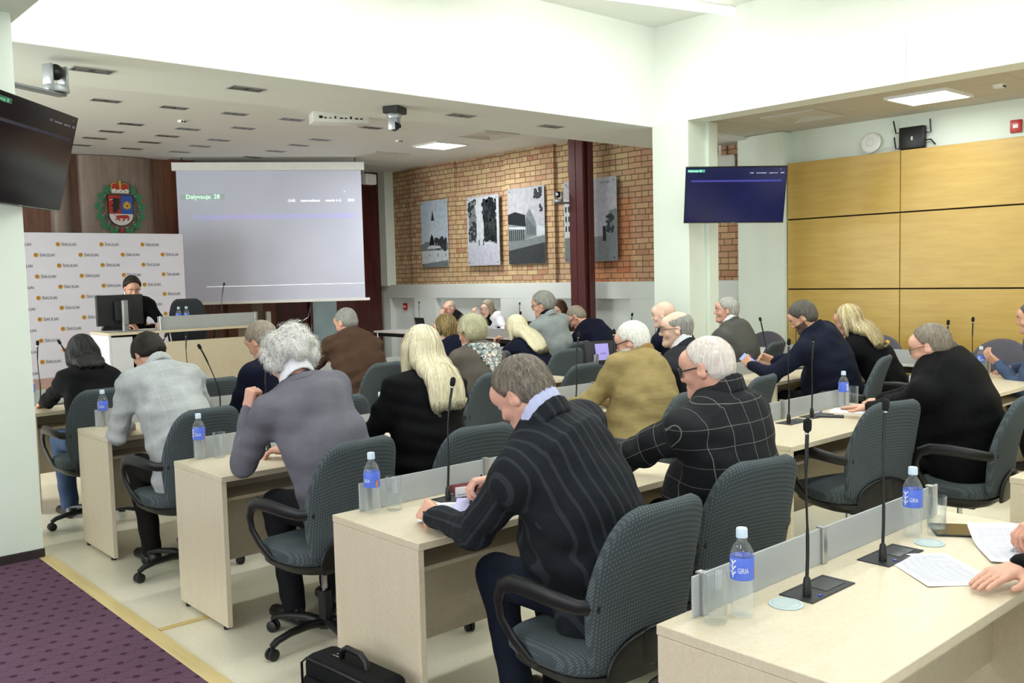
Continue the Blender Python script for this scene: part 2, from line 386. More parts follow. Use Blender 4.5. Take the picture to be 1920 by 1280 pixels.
# ================================================================ CEILING FITTINGS
BLACK = plain('black_plastic', '#0f1012', .4, .1, 20); DARKP = plain('dark_plastic', '#1b1d20', .55, .1, 30, .1)
CHROME = MC['chrome']; ALU = plain('aluminium', '#b9bcbc', .3, .03, 20, metal=.9); WPL = plain('white_plastic', '#e6e6e0', .4, .03, 12)
LED = emit('led_diffuser', '#ffffff', 7.0)
def downlight():
    r = thing('ceiling_downlight', 'recessed twin downlight with square grey frame and two dark round lamps, switched off', 'ceiling light', group='recessed twin downlights in the white ceiling')
    g = G()
    for a, b, c, d in ((-.20, .20, -.10, -.085), (-.20, .20, .085, .10), (-.20, -.185, -.085, .085), (.185, .20, -.085, .085)): g.box(a, b, c, d, -.008, .0, .002)
    g.build('frame', ALU, r)
    G().box(-.186, .186, -.086, .086, -.003, -.0005).build('recess', BLACK, r)
    for s in (-1, 1):
        G().lathe([(.0, -.004), (.03, -.0045), (.062, -.008), (.066, -.004)], 20, (s*.092, 0)).build('lamp', plain('lamp_reflector', '#6f706c', .3, .05, 8, metal=.6), r)
    return r
# rows of fittings: first row sits in the low beam, the rest in the main ceiling
DL = [(2.42, 7.40, 3.28), (3.66, 7.39, 3.28), (5.99, 7.42, 3.28), (7.25, 7.42, 3.28)]
for y, xs in ((10.68, (3.62, 4.38, 5.12, 5.88, 7.06)), (12.07, (4.38, 5.12)), (11.62, (5.68,)), (12.0, (7.05,)), (12.78, (4.38, 5.13, 5.87)), (12.66, (7.07,)),
              (13.48, (4.39, 5.14, 5.89)), (13.42, (7.09,)), (14.24, (4.42, 5.16, 5.89, 7.1)), (14.28, (6.5,))):
    DL += [(x, y, 3.68) for x in xs if not (x == 6.5)]
d0 = downlight(); d0.location = DL[0]; d0.scale = (.76, .72, 1)
DLO = [d0]+[dup(d0, p) for p in DL[1:]]
BINS = [(7, 8), (10, 11), (11.5, 12.2), (12.6, 12.9), (13.3, 13.6), (14, 14.5)]; ORD = ['first', 'second', 'third', 'fourth', 'fifth', 'sixth']
for bi, (a_, b_) in enumerate(BINS):
    rw = sorted([o for o, p in zip(DLO, DL) if a_ <= p[1] <= b_], key=lambda o: o.location.x)
    for i_, o in enumerate(rw): o['label'] = 'unlit twin downlight, %s from the left in the %s row back from the camera' % (ORD[i_], ORD[bi])
def panel(loc, label, on=True):
    r = thing('ceiling_panel_light', label, 'ceiling light', loc)
    g = G()
    for a, b, c, d in ((-.31, .31, -.31, -.285), (-.31, .31, .285, .31), (-.31, -.285, -.285, .285), (.285, .31, -.285, .285)): g.box(a, b, c, d, -.012, .02, .002)
    g.build('frame', WPL, r); G().box(-.287, .287, -.287, .287, -.006, .006).build('diffuser', LED, r)
panel((9.33, 4.2, 3.31), 'bright square light panel in the tiled ceiling over the yellow wall')
panel((9.33, 1.2, 3.31), 'bright square light panel in the tiled ceiling above the camera side of the room')
panel((8.86, 11.50, 3.665), 'bright square light panel in the white ceiling near the brick wall')
for y, w_ in ((3.6, 'nearest the pillar'), (.6, 'above the photographer'), (-2.2, 'farthest back')): panel((-.7, y, 3.335), 'square light panel in the low side ceiling, '+w_)  # bodies of the added fill panels
def vent(loc, label, m=WPL):
    r = thing('ceiling_vent', label, 'air vent', loc); g = G()
    for k in range(5):
        a = .33-k*.055
        for q in ((-a, a, -a, -a+.035), (-a, a, a-.035, a), (-a, -a+.035, -a+.035, a-.035), (a-.035, a, -a+.035, a-.035)):
            g.box(*q, -.018+k*.003, -.006+k*.003, .003)
    g.build('louvre', m, r); G().box(-.33, .33, -.33, .33, -.004, .0).build('frame', m, r)
VM = plain('vent_white', '#cbc8bb', .5, .03, 9)
vent((9.33, 5.58, 3.325), 'square slatted air diffuser in the tiled ceiling beside the light panel', VM)
vent((8.75, 12.95, 3.68), 'pale square air diffuser in the white ceiling near the projection screen', VM)
vent((8.82, 10.32, 3.68), 'pale square air diffuser in the ceiling between beam and brick wall', VM)
def detector(loc, label):
    r = thing('smoke_detector', label, 'smoke detector', loc)
    G().lathe([(.055, 0), (.055, -.015), (.045, -.03), (.0, -.034)], 24).build('body', WPL, r)
    g = G()
    for k in range(2): g.box(-.03+k*.035, -.01+k*.035, -.056, -.048, -.03, -.012)
    g.build('slot', BLACK, r)
detector((9.33, 3.54, 3.325), 'white round smoke detector on the tiled ceiling'); detector((4.80, 11.48, 3.68), 'small cream detector among the downlights over the platform')
detector((8.05, 11.45, 3.68), 'small cream detector beside the lit panel in the white ceiling')
for i, (x, y) in enumerate(TUBES):
    r = thing('linear_luminaire', 'tube light under the high ceiling, %s one of the %s pair from the upper wall' % (('right', 'left')[i % 2], ('first', 'second', 'third', 'fourth')[i//2]), 'ceiling light', (x, y, 4.2), group='tube lights under the high white ceiling')
    if i == 0: r.rotation_euler = (0, 0, -.27); r.location = (6.95, 5.95, 4.25)
    G().tube([(-1.2, 0, 0), (1.2, 0, 0)], .035, 12).build('tube', LED, r)
    g = G().box(-1.22, 1.22, -.03, .03, .035, .06, .004)
    for s in (-.8, .8): g.tube([(s, 0, .06), (s, 0, .175 if i else .125)], .006, 6)
    g.build('housing', WPL, r)
# projector box hanging below the ceiling
r = thing('projector', 'white ceiling projector with a row of ports on its rear', 'projector', (6.15, 10.0, 3.58), -.35)
G().box(-.34, .34, -.16, .16, -.03, .10, .012, seg=2).build('body', WPL, r)
for k, w in enumerate((.05, .03, .02, .02, .05, .03, .03, .05, .04)): G().box(-.27+k*.062, -.27+k*.062+w*.8, -.166, -.158, .01, .04 if k % 3 == 0 else .025).build('port', BLACK, r)

# ================================================================ CAMERAS, SPEAKERS, SMALL WALL FITTINGS
SILV = plain('silver_plastic', '#aeb2b6', .3, .03, 20, metal=.5)
def ptz(loc, rz, label, flip=False, sc=1):
    r = thing('conference_camera', label, 'camera', loc, rz)
    s = -1 if flip else 1
    def z(v): return v*s*sc
    g = G().lathe([(0.0, z(0)), (.068*sc, z(0)), (.072*sc, z(.01)), (.066*sc, z(.04)), (0, z(.042))], 28); g.build('base', SILV, r)
    g = G()
    for q in (-1, 1): g.box(min(q*.045, q*.064)*sc, max(q*.045, q*.064)*sc, -.035*sc, .035*sc, min(z(.035), z(.155)), max(z(.035), z(.155)), .008*sc, seg=2)
    g.build('yoke', SILV, r)
    g = G(); n = 14; prof = [(.044*sc*math.sin(math.pi*i/n), z(.115)+.046*sc*math.cos(math.pi*i/n)) for i in range(n+1)]
    g.lathe(prof, 24); h = g.build('head', BLACK, r)
    g = G().tube([(0, -.035*sc, z(.115)), (0, -.06*sc, z(.112))], .024*sc, 16); g.build('lens', plain('lens_black', '#050507', .08), r)
    return r
r = ptz((2.10, 7.20, 3.045), -2.63, 'silver and black conference camera on a wall bracket above the left television', sc=1.25)
G().box(-.05, .66, -.03, .05, -.025, -.002, .006).build('bracket', plain('bracket_grey', '#77797c', .5), r)
r = ptz((5.17, 7.42, 3.215), .5, 'silver conference camera hanging upside down below the white ceiling beam', True)
G().box(-.10, .10, -.09, .07, .0, .062, .005).build('bracket', BLACK, r)
r = ptz((9.66, 9.76, 2.70), -1.15, 'small silver conference camera on the maroon column')
G().box(-.04, .16, -.03, .03, -.03, -.002, .004).build('bracket', BLACK, r)
def speaker(loc, rz, label, w=.30, h=.2, d=.18):
    r = thing('loudspeaker', label, 'speaker', loc, rz)
    G().box(-w/2, w/2, -d/2, d/2, -h/2, h/2, .025, seg=3).build('body', WPL, r)
    G().box(-w/2+.02, w/2-.02, -d/2-.012, -d/2+.004, -h/2+.02, h/2-.02, .006).build('grille', plain('speaker_grille', '#c8c9c4', .7, .2, 90, .3), r)
    G().box(-.02, .02, d/2-.01, d/2+.07, -.03, .03).box(-.015, .015, d/2+.04, d/2+.07, .03, h/2+.155 if w > .3 else h/2+.17).build('bracket', WPL, r)
speaker((10.1, 7.25, 3.0), math.radians(-60), 'white box loudspeaker high on the dark brick wall behind the pillar', .42, .24, .2)
speaker((9.30, 14.2, 3.42), .2, 'white box loudspeaker at the upper corner of the projection screen', .26, .19, .16)
r = thing('router', 'black wireless router with four antennas standing on top of the yellow panelling', 'router', (10.24, 4.80, 2.94))
G().box(-.04, .04, -.16, .12, .0, .24, .012, seg=2).build('body', BLACK, r)
G().box(-.046, -.039, -.04, -.02, .09, .13).build('badge', plain('badge_grey', '#c4c6c8', .4), r)
for y0, z0, y1, z1 in ((.14, .19, .20, .33), (.14, .02, .19, .15), (-.18, .16, -.21, .30), (-.18, .08, -.27, .02)):
    G().tube([(0, y0*.9, z0), (0, y0+(.03 if y0 > 0 else -.04), z0), (0, y1, z1)], [.007, .008, .009]).build('antenna', BLACK, r)
r = thing('access_point', 'round white wireless access point leaning on top of the yellow panelling', 'access point', (10.25, 5.27, 2.945))
b = G().lathe([(0, .02), (.10, .018), (.118, .004), (.118, -.006), (.10, -.012), (0, -.012)], 40).build('body', WPL, r); b.rotation_euler = (0, math.radians(-80), 0); b.location = (0, 0, .118)
b = G().lathe([(.040, .0205), (.046, .0205), (.046, .0195), (.040, .0195)], 32, closed=True).build('ring', plain('ring_blue', '#b8c4d8', .3), r); b.rotation_euler = (0, math.radians(-80), 0); b.location = (0, 0, .118)
G().tube([(0, -.10, .02), (-.01, -.18, .05), (0, -.26, .03), (0, -.3, .02)], .005).build('cable', WPL, r)
def alarm(loc, label, nx=True):
    r = thing('fire_alarm', label, 'fire alarm', loc)
    RED = plain('alarm_red', '#b3201c', .35, .05, 20)
    G().box(-.03, .0, -.055, .055, -.065, .065, .008, seg=2).build('body', RED, r)
    G().box(-.034, -.029, -.025, .025, -.02, .02, .002).build('face_plate', plain('alarm_face', '#e2d8d2', .4), r)
alarm((10.30, 3.73, 3.05), 'red fire alarm sounder on the wall above the yellow panelling'); alarm((10.34, 15.0-.35, 1.10), 'small red fire call point on the grey wall near the far corner')

# ================================================================ SCREENS
TVB = plain('tv_black', '#08090b', .25, .05, 10)
def screen_panel(name, label, c, yaw, pitch, roll, w, h, face, textm, barm, dark, cat='television'):
    n = Vector((-math.sin(yaw)*math.cos(pitch), -math.cos(yaw)*math.cos(pitch), math.sin(pitch)))
    x = Vector((math.cos(yaw), -math.sin(yaw), 0)); z = n.cross(x); 
    if z.z < 0: z = -z
    xr = x*math.cos(roll)+z*math.sin(roll); zr = -x*math.sin(roll)+z*math.cos(roll)
    r = thing(name, label, cat, c); fr = frame((0, 0, 0), xr, zr, n)
    def B(g, u0, v0, u1, v1, w0, w1, mi=0):
        P = [fr(u, v, q) for q in (w0, w1) for u, v in rect(u0, v0, u1, v1)]
        g.add(P, [(0, 1, 2, 3), (4, 5, 6, 7), (0, 1, 5, 4), (1, 2, 6, 5), (2, 3, 7, 6), (3, 0, 4, 7)], mi)
    g = G(); B(g, -w/2, -h/2, w/2, h/2, -.035, 0); B(g, -w/3, -h/3, w/3, h/4, -.07, -.03); g.build('housing', TVB, r)
    g = G(); B(g, -w/2+.008, -h/2+.016, w/2-.008, h/2-.008, 0, .002); g.build('display', face, r)
    g = G(); B(g, -w/2+.006, -h/2+.003, w/2-.006, -h/2+.007, 0, .004); B(g, -.02, -h/2+.004, .02, -h/2+.010, 0, .005); g.build('trim_strip', ALU, r)
    g = G()
    g.plate(rect(-w/2+.02, h/2-.055, -w/2+.20, h/2-.026), fr, .003, 1); g.plate(rect(-w*.44, h*.24, w*.455, h*.27), fr, .003, 2)
    put_text(g, 'Dalyvauja: 28', .026, fr, -w/2+.028, h/2-.05, 0, .004)
    for s, u in (('13:05', .14), ('ketvirtadienis', .21), ('vasario 6 d.', .34), ('2025', .455)): put_text(g, s, .019, fr, u*w/1.045, h/2-.072, 3, .004)
    put_text(g, '+', .02, fr, w*.43, h/2-.035, 3, .004)
    g.build('screen_content', [textm, barm, emit('lit_line', '#34358a', .5) if not dark else emit('dim_line', '#121226', .3), emit('white_text', '#cfd6f0', .8) if not dark else emit('dim_text', '#8a8fa4', .3)], r)
    g = G().tube([tuple(fr(0, 0, -.05)), tuple(fr(0, -.05, -.12)), (.26, .52, .0) if yaw > 0 else (-.08, .18, 0)], .02, 8); g.build('bracket', BLACK, r)
m, t, p = nt('tv_lit_face'); v = coords(t); nz = noise_tex(t, v, 1.4, 2)
t.links.new(ramp(t, nz, [(.3, lin('#141634')), (.7, lin('#1f2248'))]), p.inputs['Base Color']); p.inputs['Emission Color'].default_value = lin('#20245a'); setp(p, rough=.16, emis=.22)
m2 = plain('tv_dark_face', '#0c0b12', .12, .2, 2)
GT = emit('green_text', '#d8ffe6', .9); GB = emit('green_bar', '#2f8f78', .6)
screen_panel('television', 'wall television with blue lit display hanging on the pale green pillar', (8.40, 5.83, 2.445), .841, -.323, -.026, 1.045, .608, m, GT, GB, False)
screen_panel('television', 'dark tilted television cut off by the left picture edge, on the left pillar', (1.576, 5.97, 2.43), -.885, -.257, .012, 1.045, .608, m2, emit('dim_green_text', '#8fe0b0', .35), emit('dim_green', '#14503c', .4), True)

# projection screen, set at an angle, hanging from the ceiling
A = Vector((6.068, 15.00, 0)); B_ = Vector((8.69, 13.395, 0)); ux = (B_-A).normalized(); un = Vector((ux.y, -ux.x, 0)); L = (B_-A).length
SCRM, t, p = nt('projection_cloth'); v = coords(t)
s3 = sep(t, v); t.links.new(ramp(t, noise_tex(t, v, .9, 2), [(.3, lin('#c4c8d8')), (.7, lin('#cdd1e0'))]), p.inputs['Base Color']); setp(p, rough=.85)
p.inputs['Emission Color'].default_value = lin('#b9b9d6'); setp(p, emis=.05)
r = thing('projection_screen', 'large pale projection screen pulled down from the ceiling, showing a session slide', 'projection screen', (A.x, A.y, 0))
fr = frame((0, 0, 0), ux, (0, 0, 1), un); frw = fr
def fbox(g, fr, u0, u1, v0, v1, w0, w1, mi=0):
    P = [fr(u, v, q) for q in (w0, w1) for u, v in rect(u0, v0, u1, v1)]
    g.add(P, [(0, 1, 2, 3), (4, 5, 6, 7), (0, 1, 5, 4), (1, 2, 6, 5), (2, 3, 7, 6), (3, 0, 4, 7)], mi); return g
fbox(G(), fr, 0, L, 3.47, 3.60, -.08, .06).build('casing', WPL, r)
fbox(G(), fr, .055, L-.055, 1.33, 3.47, -.004, 0).build('cloth', SCRM, r)
fbox(G(), fr, .02, L+.02, 1.29, 1.335, -.012, .012).build('bottom_bar', WPL, r)
for u in (.15, L-.15): G().tube([tuple(fr(u, 3.6, 0)), tuple(fr(u, 3.68, 0))], .008, 6).build('hanger', BLACK, r)
g = G()
g.plate(rect(.10, 3.005, .80, 3.095), fr, .002, 1); g.plate(rect(.30, 2.68, L-.18, 2.755), fr, .002, 2)
g.plate(rect(.45, 1.580, L-.06, 1.5845), fr, .002, 3)
put_text(g, 'Dalyvauja: 28', .1, fr, .19, 3.02, 0, .003)
for s_, u in (('13:05', .585), ('ketvirtadienis', .655), ('vasario 6 d.', .785), ('2025', .905)): put_text(g, s_, .058, fr, u*L, 2.955, 3, .003)
put_text(g, '+', .05, fr, L*.885, 3.1, 3, .003)
g.build('slide_image', [emit('slide_green', '#c4ffd0', 1.1), emit('slide_bar', '#a3b0b4', .22), emit('slide_line', '#b2b2dc', .26), emit('slide_white', '#ffffff', 1.0)], r)

# ================================================================ BANNER WALL
r = thing('press_banner', 'white press backdrop board covered with rows of ŠIAULIAI and round gold marks', 'banner', (2.2, 13.72, .40))
G().box(0, 3.46, 0, .03, .0, 1.99, .004).build('board', plain('banner_white', '#dcdbe6', .55, .01, 3), r)
fr = frame((0, -.001, 0), (1, 0, 0), (0, 0, 1), (0, -1, 0)); g = G()
xs0 = 5.06-2.2+.08; rows = 13
tv, tf, tw = text_geo('ŠIAULIAI', .058); tsx = .19/tw
for k in range(rows):
    v = 1.83 - k*.1455
    off = 0 if k % 2 == 0 else .2875
    for i in range(-6, 3):
        u = xs0-.085 + off + i*.575
        if u < .06 or u > 3.42-.25: continue
        if v < .02: continue
        g.plate(disc(u, v, .031, 18), fr, .001, 0)
        g.plate([(u-.016, v+.016), (u-.004, v+.018), (u-.002, v-.018), (u-.012, v-.008)], fr, .002, 1)
        g.plate([(u+.004, v+.012), (u+.014, v+.012), (u+.010, v-.01)], fr, .002, 1)
        g.add([fr(u+.045+p_[0]*tsx, v-.021+p_[1], .0015) for p_ in tv], tf, 2)
g.build('printed_logos', [plain('logo_gold', '#c8983c', .5), plain('logo_red', '#7c4a2e', .5), plain('logo_ink', '#3c3c4a', .6)], r)
g = G()
for u in (.3, 3.1): g.box(u, u+.04, .03, .4, 0, .02).box(u, u+.04, .03, .06, 0, 1.2)
g.build('foot', ALU, r)

# ================================================================ EMBLEM
r = thing('coat_of_arms', 'carved coat of arms with red crown, quartered shield and green wreath on the wood wall', 'emblem', (5.26, 15.12, 2.90))
fr = frame((0, 0, 0), (1, 0, 0), (0, 0, 1), (0, -1, 0))
RED = plain('heraldic_red', '#a82a1e', .45); BLU = plain('heraldic_blue', '#2450a0', .45); GRN = plain('heraldic_green', '#2f7a52', .5); GLD = plain('heraldic_gold', '#c9a63c', .4)
SLV = plain('heraldic_silver', '#d5d0cc', .4); BK = plain('heraldic_black', '#15100f', .5)
g = G()
sh = [(-.19, .16), (.19, .16), (.19, -.13)] + [(.19*math.cos(a), -.13-.19*math.sin(a)) for a in [math.pi*i/14 for i in range(1, 14)]] + [(-.19, -.13)]
g.plate([(u*1.05, v*1.04) for u, v in sh], fr, .012, 1)
g.plate(rect(-.185, -.13, -.003, .155), fr, .02, 0); g.plate(rect(.003, -.13, .185, .155), fr, .02, 2)
g.plate([(.185, -.135), (-.185, -.135)] + [(-.185*math.cos(a), -.135-.18*math.sin(a)) for a in [math.pi*i/14 for i in range(1, 14)]], fr, .02, 3)
# standing bear
g.plate([(-.13, -.10), (-.10, -.12), (-.06, -.11), (-.05, -.05), (-.02, -.07), (-.03, .0), (-.015, .05), (-.03, .10), (-.05, .12), (-.07, .10), (-.10, .12), (-.15, .09), (-.12, .06), (-.11, .02), (-.15, .0), (-.12, -.03)], fr, .027, 4)
g.plate([(-.17, .085), (-.12, .095), (-.12, .085), (-.17, .075)], fr, .03, 3)
# eye in a triangle on a sun
g.plate(disc(.094, .0, .062, 16), fr, .024, 5); g.plate([(.035, -.04), (.153, -.04), (.094, .07)], fr, .03, 6); g.plate(disc(.094, -.008, .014, 12), fr, .034, 4)
# red bull
g.plate([(-.12, -.15), (-.10, -.165), (-.04, -.155), (.08, -.15), (.11, -.16), (.12, -.20), (.10, -.24), (.085, -.235), (.095, -.2), (.06, -.205), (.02, -.25), (.01, -.245), (.03, -.20), (-.03, -.205), (-.03, -.245), (-.045, -.24), (-.05, -.205), (-.09, -.235), (-.10, -.225), (-.07, -.19)], fr, .027, 0)
g.build('shield', [RED, BK, BLU, SLV, BK, plain('sun_gold', '#b98a2a', .4), GLD], r)
g = G()
for s_ in (-1, 1):
    g.plate(disc(s_*.07, .285, .062, 18, .055), fr, .03, 1); g.plate(disc(s_*.07, .285, .070, 18, .063), fr, .026, 2)
g.plate(rect(-.012, .20, .012, .35), fr, .035, 2); g.plate(disc(0, .365, .018, 10), fr, .035, 2)
g.plate([(-.125, .19), (.125, .19), (.13, .24), (.09, .26), (.05, .235), (0, .25), (-.05, .235), (-.09, .26), (-.13, .24)], fr, .04, 0)
for u in (-.07, 0, .07): g.plate(disc(u, .215, .008, 8), fr, .044, 3)
g.build('crown', [SLV, RED, GLD, BK], r)
g = G(); rn = random.Random(3)
for s_ in (-1, 1):
    for i in range(6):
        a = math.radians(-68 + i*25); R_ = .335; cu, cv = s_*R_*math.cos(a)*.93, -.06+R_*math.sin(a)*1.02
        for q in range(9):
            ang = a + math.radians(-15+(q-4)*28); ln = .105-.007*abs(q-4); du, dv = s_*math.cos(ang), math.sin(ang); pu, pv = -dv, du
            g.plate([(cu, cv), (cu+du*ln*.5+pu*.018, cv+dv*ln*.5+pv*.018), (cu+du*ln, cv+dv*ln), (cu+du*ln*.5-pu*.014, cv+dv*ln*.5-pv*.014)], fr, .008+.004*(q % 3), 0)
        for q in range(2): g.plate(disc(cu-s_*(.02+.02*q), cv+.03*q, .006, 8), fr, .024, 1)
g.build('wreath', [GRN, SLV], r)
G().plate([(-.03, -.38), (0, -.35), (.03, -.38), (.035, -.43), (0, -.41), (-.035, -.43)], fr, .02, 0).build('ribbon', [RED], r)
G().box(-.05, .05, 0, .16, -.1, .1).build('mount', BK, r)

# ================================================================ FRAMED GLASS PRINTS ON THE BRICK WALL
GR = lambda n, h: plain('print_'+n, h, .22, .12, 14)
def print_panel(y0, y1, z0, z1, label, art, base):
    r = thing('framed_print', label, 'picture', (10.262, y1, z0)); w = y1-y0; h = z1-z0
    fr = frame((0, 0, 0), (0, -1, 0), (0, 0, 1), (-1, 0, 0))
    G().box(-.004, .004, -w, 0, 0, h, .001).build('glass_sheet', plain('print_glass', '#c4ccd2', .15, .02, 6), r)
    g = G(); fr2 = frame((-.0045, 0, 0), (0, -1, 0), (0, 0, 1), (-1, 0, 0)); art(g, fr2, w, h)
    g.build('photograph', [GR(base[0], base[1]), GR('dark', '#33373a'), GR('mid', '#6f7678'), GR('pale', '#b7bcc0'), GR('deep', '#1f2326')], r, smooth=0)
    for u in (.05, w-.05):
        for v in (.05, h-.05):
            b = G().lathe([(0, .012), (.010, .012), (.012, .0), (.012, -.036 if base[2] else -.097)], 12).build('stud', CHROME, r); b.rotation_euler = (0, -math.pi/2, 0); b.location = (-.003, -u, v)
def blobs(g, fr, n, u0, u1, v0, v1, r0_, r1_, mi, rn):
    for _ in range(n):
        u, v, q = rn.uniform(u0, u1), rn.uniform(v0, v1), rn.uniform(r0_, r1_)
        k = rn.randint(6, 9); ph = rn.random()
        g.plate([(min(max(u+q*rn.uniform(.6, 1.1)*math.cos(2*math.pi*i/k+ph), .012), u1+.0), v+q*rn.uniform(.6, 1.1)*math.sin(2*math.pi*i/k+ph)) for i in range(k)], fr, .0008+rn.random()*.0008, mi)
def art1(g, fr, w, h):
    g.plate(rect(0, 0, w, h), fr, .0004, 0); rn = random.Random(1)
    g.plate(rect(0, 0, w, h*.25), fr, .0006, 3); g.plate([(0, 0), (w, 0), (w, h*.1), (0, h*.05)], fr, .0008, 2)
    g.plate(rect(0, h*.25, w, h*.36), fr, .0007, 2); blobs(g, fr, 30, w*.55, w-.03, h*.27, h*.42, .03, .07, 1, rn); blobs(g, fr, 14, .03, w*.35, h*.27, h*.38, .02, .05, 2, rn)
    g.plate(rect(w*.36, h*.3, w*.5, h*.62), fr, .001, 3); g.plate([(w*.39, h*.70), (w*.51, h*.70), (w*.45, h*.86)], fr, .0012, 1); g.plate([(w*.41, h*.62), (w*.49, h*.62), (w*.48, h*.71), (w*.42, h*.71)], fr, .001, 3)
    g.plate([(w*.3, h*.33), (w*.5, h*.33), (w*.46, h*.45), (w*.4, h*.5), (w*.34, h*.43)], fr, .0014, 4); g.plate([(w*.2, h*.28), (w*.75, h*.28), (w*.7, h*.32), (w*.28, h*.32)], fr, .0016, 3)
    for u in (.3, .62, .9): g.plate(rect(w*u, h*.16, w*u+.015, h*.2), fr, .0016, 1)
def art2(g, fr, w, h):
    g.plate(rect(0, 0, w, h), fr, .0004, 0); rn = random.Random(2); g.plate(rect(.02, h*.30, w-.02, h-.03), fr, .0006, 3)
    for _ in range(2): blobs(g, fr, 90, .06, w*.30, h*.36, h*.93, .02, .06, 1+_, rn); blobs(g, fr, 190, w*.52, w-.06, h*.36, h*.93, .02, .06, (1, 4)[_], rn)
    for i in range(9): u = w*(.50+.05*i); g.plate(rect(u, h*(.36-.008*i), u+.018, h*.5), fr, .002, 4)
    for i in range(5): u = w*(.06+.06*i); g.plate(rect(u, h*.33, u+.014, h*.45), fr, .002, 1)
    g.plate([(w*.28, h*.34), (w*.52, h*.36), (w*.53, h*.6), (w*.46, h*.8), (w*.36, h*.92), (w*.26, h*.86), (w*.33, h*.6)], fr, .0024, 3)
    for u in (.36, .5): g.plate(rect(w*u, h*.29, w*u+.02, h*.37), fr, .003, 4)
def art3(g, fr, w, h):
    g.plate(rect(0, 0, w, h), fr, .0004, 0); rn = random.Random(3); g.plate([(0, 0), (w, 0), (w, h*.33), (0, h*.26)], fr, .0006, 1); g.plate([(0, h*.18), (w, h*.27), (w, h*.36), (0, h*.29)], fr, .0008, 2)
    g.plate([(0, h*.28), (w*.5, h*.33), (w*.5, h*.5), (0, h*.52)], fr, .001, 2); g.plate([(0, h*.53), (w*.5, h*.49), (w*.48, h*.64), (w*.2, h*.69), (0, h*.66)], fr, .0012, 4)
    g.plate([(w*.5, h*.33), (w*.78, h*.36), (w*.78, h*.5), (w*.7, h*.62), (w*.6, h*.72), (w*.5, h*.64)], fr, .0014, 2); g.plate([(w*.78, h*.36), (w, h*.37), (w, h*.47), (w*.78, h*.5)], fr, .0014, 3)
    for i in range(8): u = w*(.03+.055*i); g.plate(rect(u, h*.31, u+.022, h*.45), fr, .0022, 4)
    for i in range(7): u = w*(.52+.035*i); g.plate(rect(u, h*.38, u+.012, h*(.6-.02*i)), fr, .0022, 1)
    g.plate([(w*.02, h*.47), (w*.48, h*.45), (w*.48, h*.48), (w*.02, h*.5)], fr, .0024, 3)
    blobs(g, fr, 40, w*.74, w-.05, h*.86, h*.965, .02, .045, 1, rn); blobs(g, fr, 12, w*.88, w-.04, h*.68, h*.76, .015, .03, 1, rn)
def art4(g, fr, w, h):
    g.plate(rect(0, 0, w, h), fr, .0004, 0); rn = random.Random(4); g.plate(rect(0, 0, w, h*.3), fr, .0006, 2); g.plate([(0, h*.3), (w*.26, h*.34), (w*.26, h*.7), (0, h*.8)], fr, .001, 3)
    for i in range(4):
        for j in range(3): g.plate(rect(w*(.02+.06*i), h*(.38+.12*j), w*(.05+.06*i), h*(.45+.12*j)), fr, .0016, 1)
    g.plate([(w*.8, h*.3), (w, h*.3), (w, h*.62), (w*.86, h*.6)], fr, .001, 2); g.plate(rect(w*.74, h*.24, w*.8, h*.42), fr, .0018, 4); blobs(g, fr, 24, w*.82, w-.05, h*.35, h*.55, .02, .045, 1, rn)
    put_text(g, 'Szawle. Szaulen.', .055, fr, w*.70, h*.93, 2, .002, sx=.6); put_text(g, 'Schaulen', .05, fr, w*.05, h*.92, 2, .002)
print_panel(13.18, 13.97, 1.83, 3.03, 'leftmost glass print, bluish old photograph of a church spire over a market square', art1, ('sky_blue', '#a9b6c2', 1))
print_panel(11.78, 12.62, 1.83, 3.01, 'glass print of a snowy avenue between dark trees on the brick wall', art2, ('snow', '#aeb0bb', 0))
print_panel(10.68, 11.55, 1.83, 3.06, 'glass print of an old street with dark roofed shop house on the brick wall', art3, ('haze', '#a6a7ad', 1))
print_panel(9.16, 10.24, 1.83, 3.06, 'glass print of an old street partly hidden behind the maroon column', art4, ('fog', '#a3a4ab', 0))
# ================================================================ DESKS
def desk_wood():
    m, t, p = nt('pale_birch_laminate'); v = coords(t, (1, 1, 1)); n = noise_tex(t, coords(t, (2, 9, 1.2)), 2.5, 5, .6)
    c = mixc(t, .4, ramp(t, n, [(.3, lin('#cfc2a8')), (.7, lin('#d8ccb6'))]), ramp(t, noise_tex(t, v, 90, 3), [(.3, lin('#cabb9c')), (.7, lin('#dfd2ba'))]))
    t.links.new(c, p.inputs['Base Color']); setp(p, rough=.32); return m
DW = desk_wood(); DWD = plain('laminate_edge', '#bfa987', .4, .05, 30)
def acrylic():
    m, t, p = nt('frosted_acrylic'); n = noise_tex(t, coords(t), 3, 2)
    t.links.new(ramp(t, n, [(.3, lin('#c3c6c8')), (.7, lin('#cdd0d1'))]), p.inputs['Base Color']); setp(p, rough=.45)
    tr = t.nodes.new('ShaderNodeBsdfTranslucent'); tr.inputs[0].default_value = lin('#cfd3d3'); ts = t.nodes.new('ShaderNodeBsdfTransparent')
    a = t.nodes.new('ShaderNodeMixShader'); a.inputs[0].default_value = .35; b = t.nodes.new('ShaderNodeMixShader'); b.inputs[0].default_value = .12
    o = t.nodes['Material Output']; t.links.new(p.outputs[0], a.inputs[1]); t.links.new(tr.outputs[0], a.inputs[2]); t.links.new(a.outputs[0], b.inputs[1]); t.links.new(ts.outputs[0], b.inputs[2]); t.links.new(b.outputs[0], o.inputs[0])
    return m
ACR = acrylic()
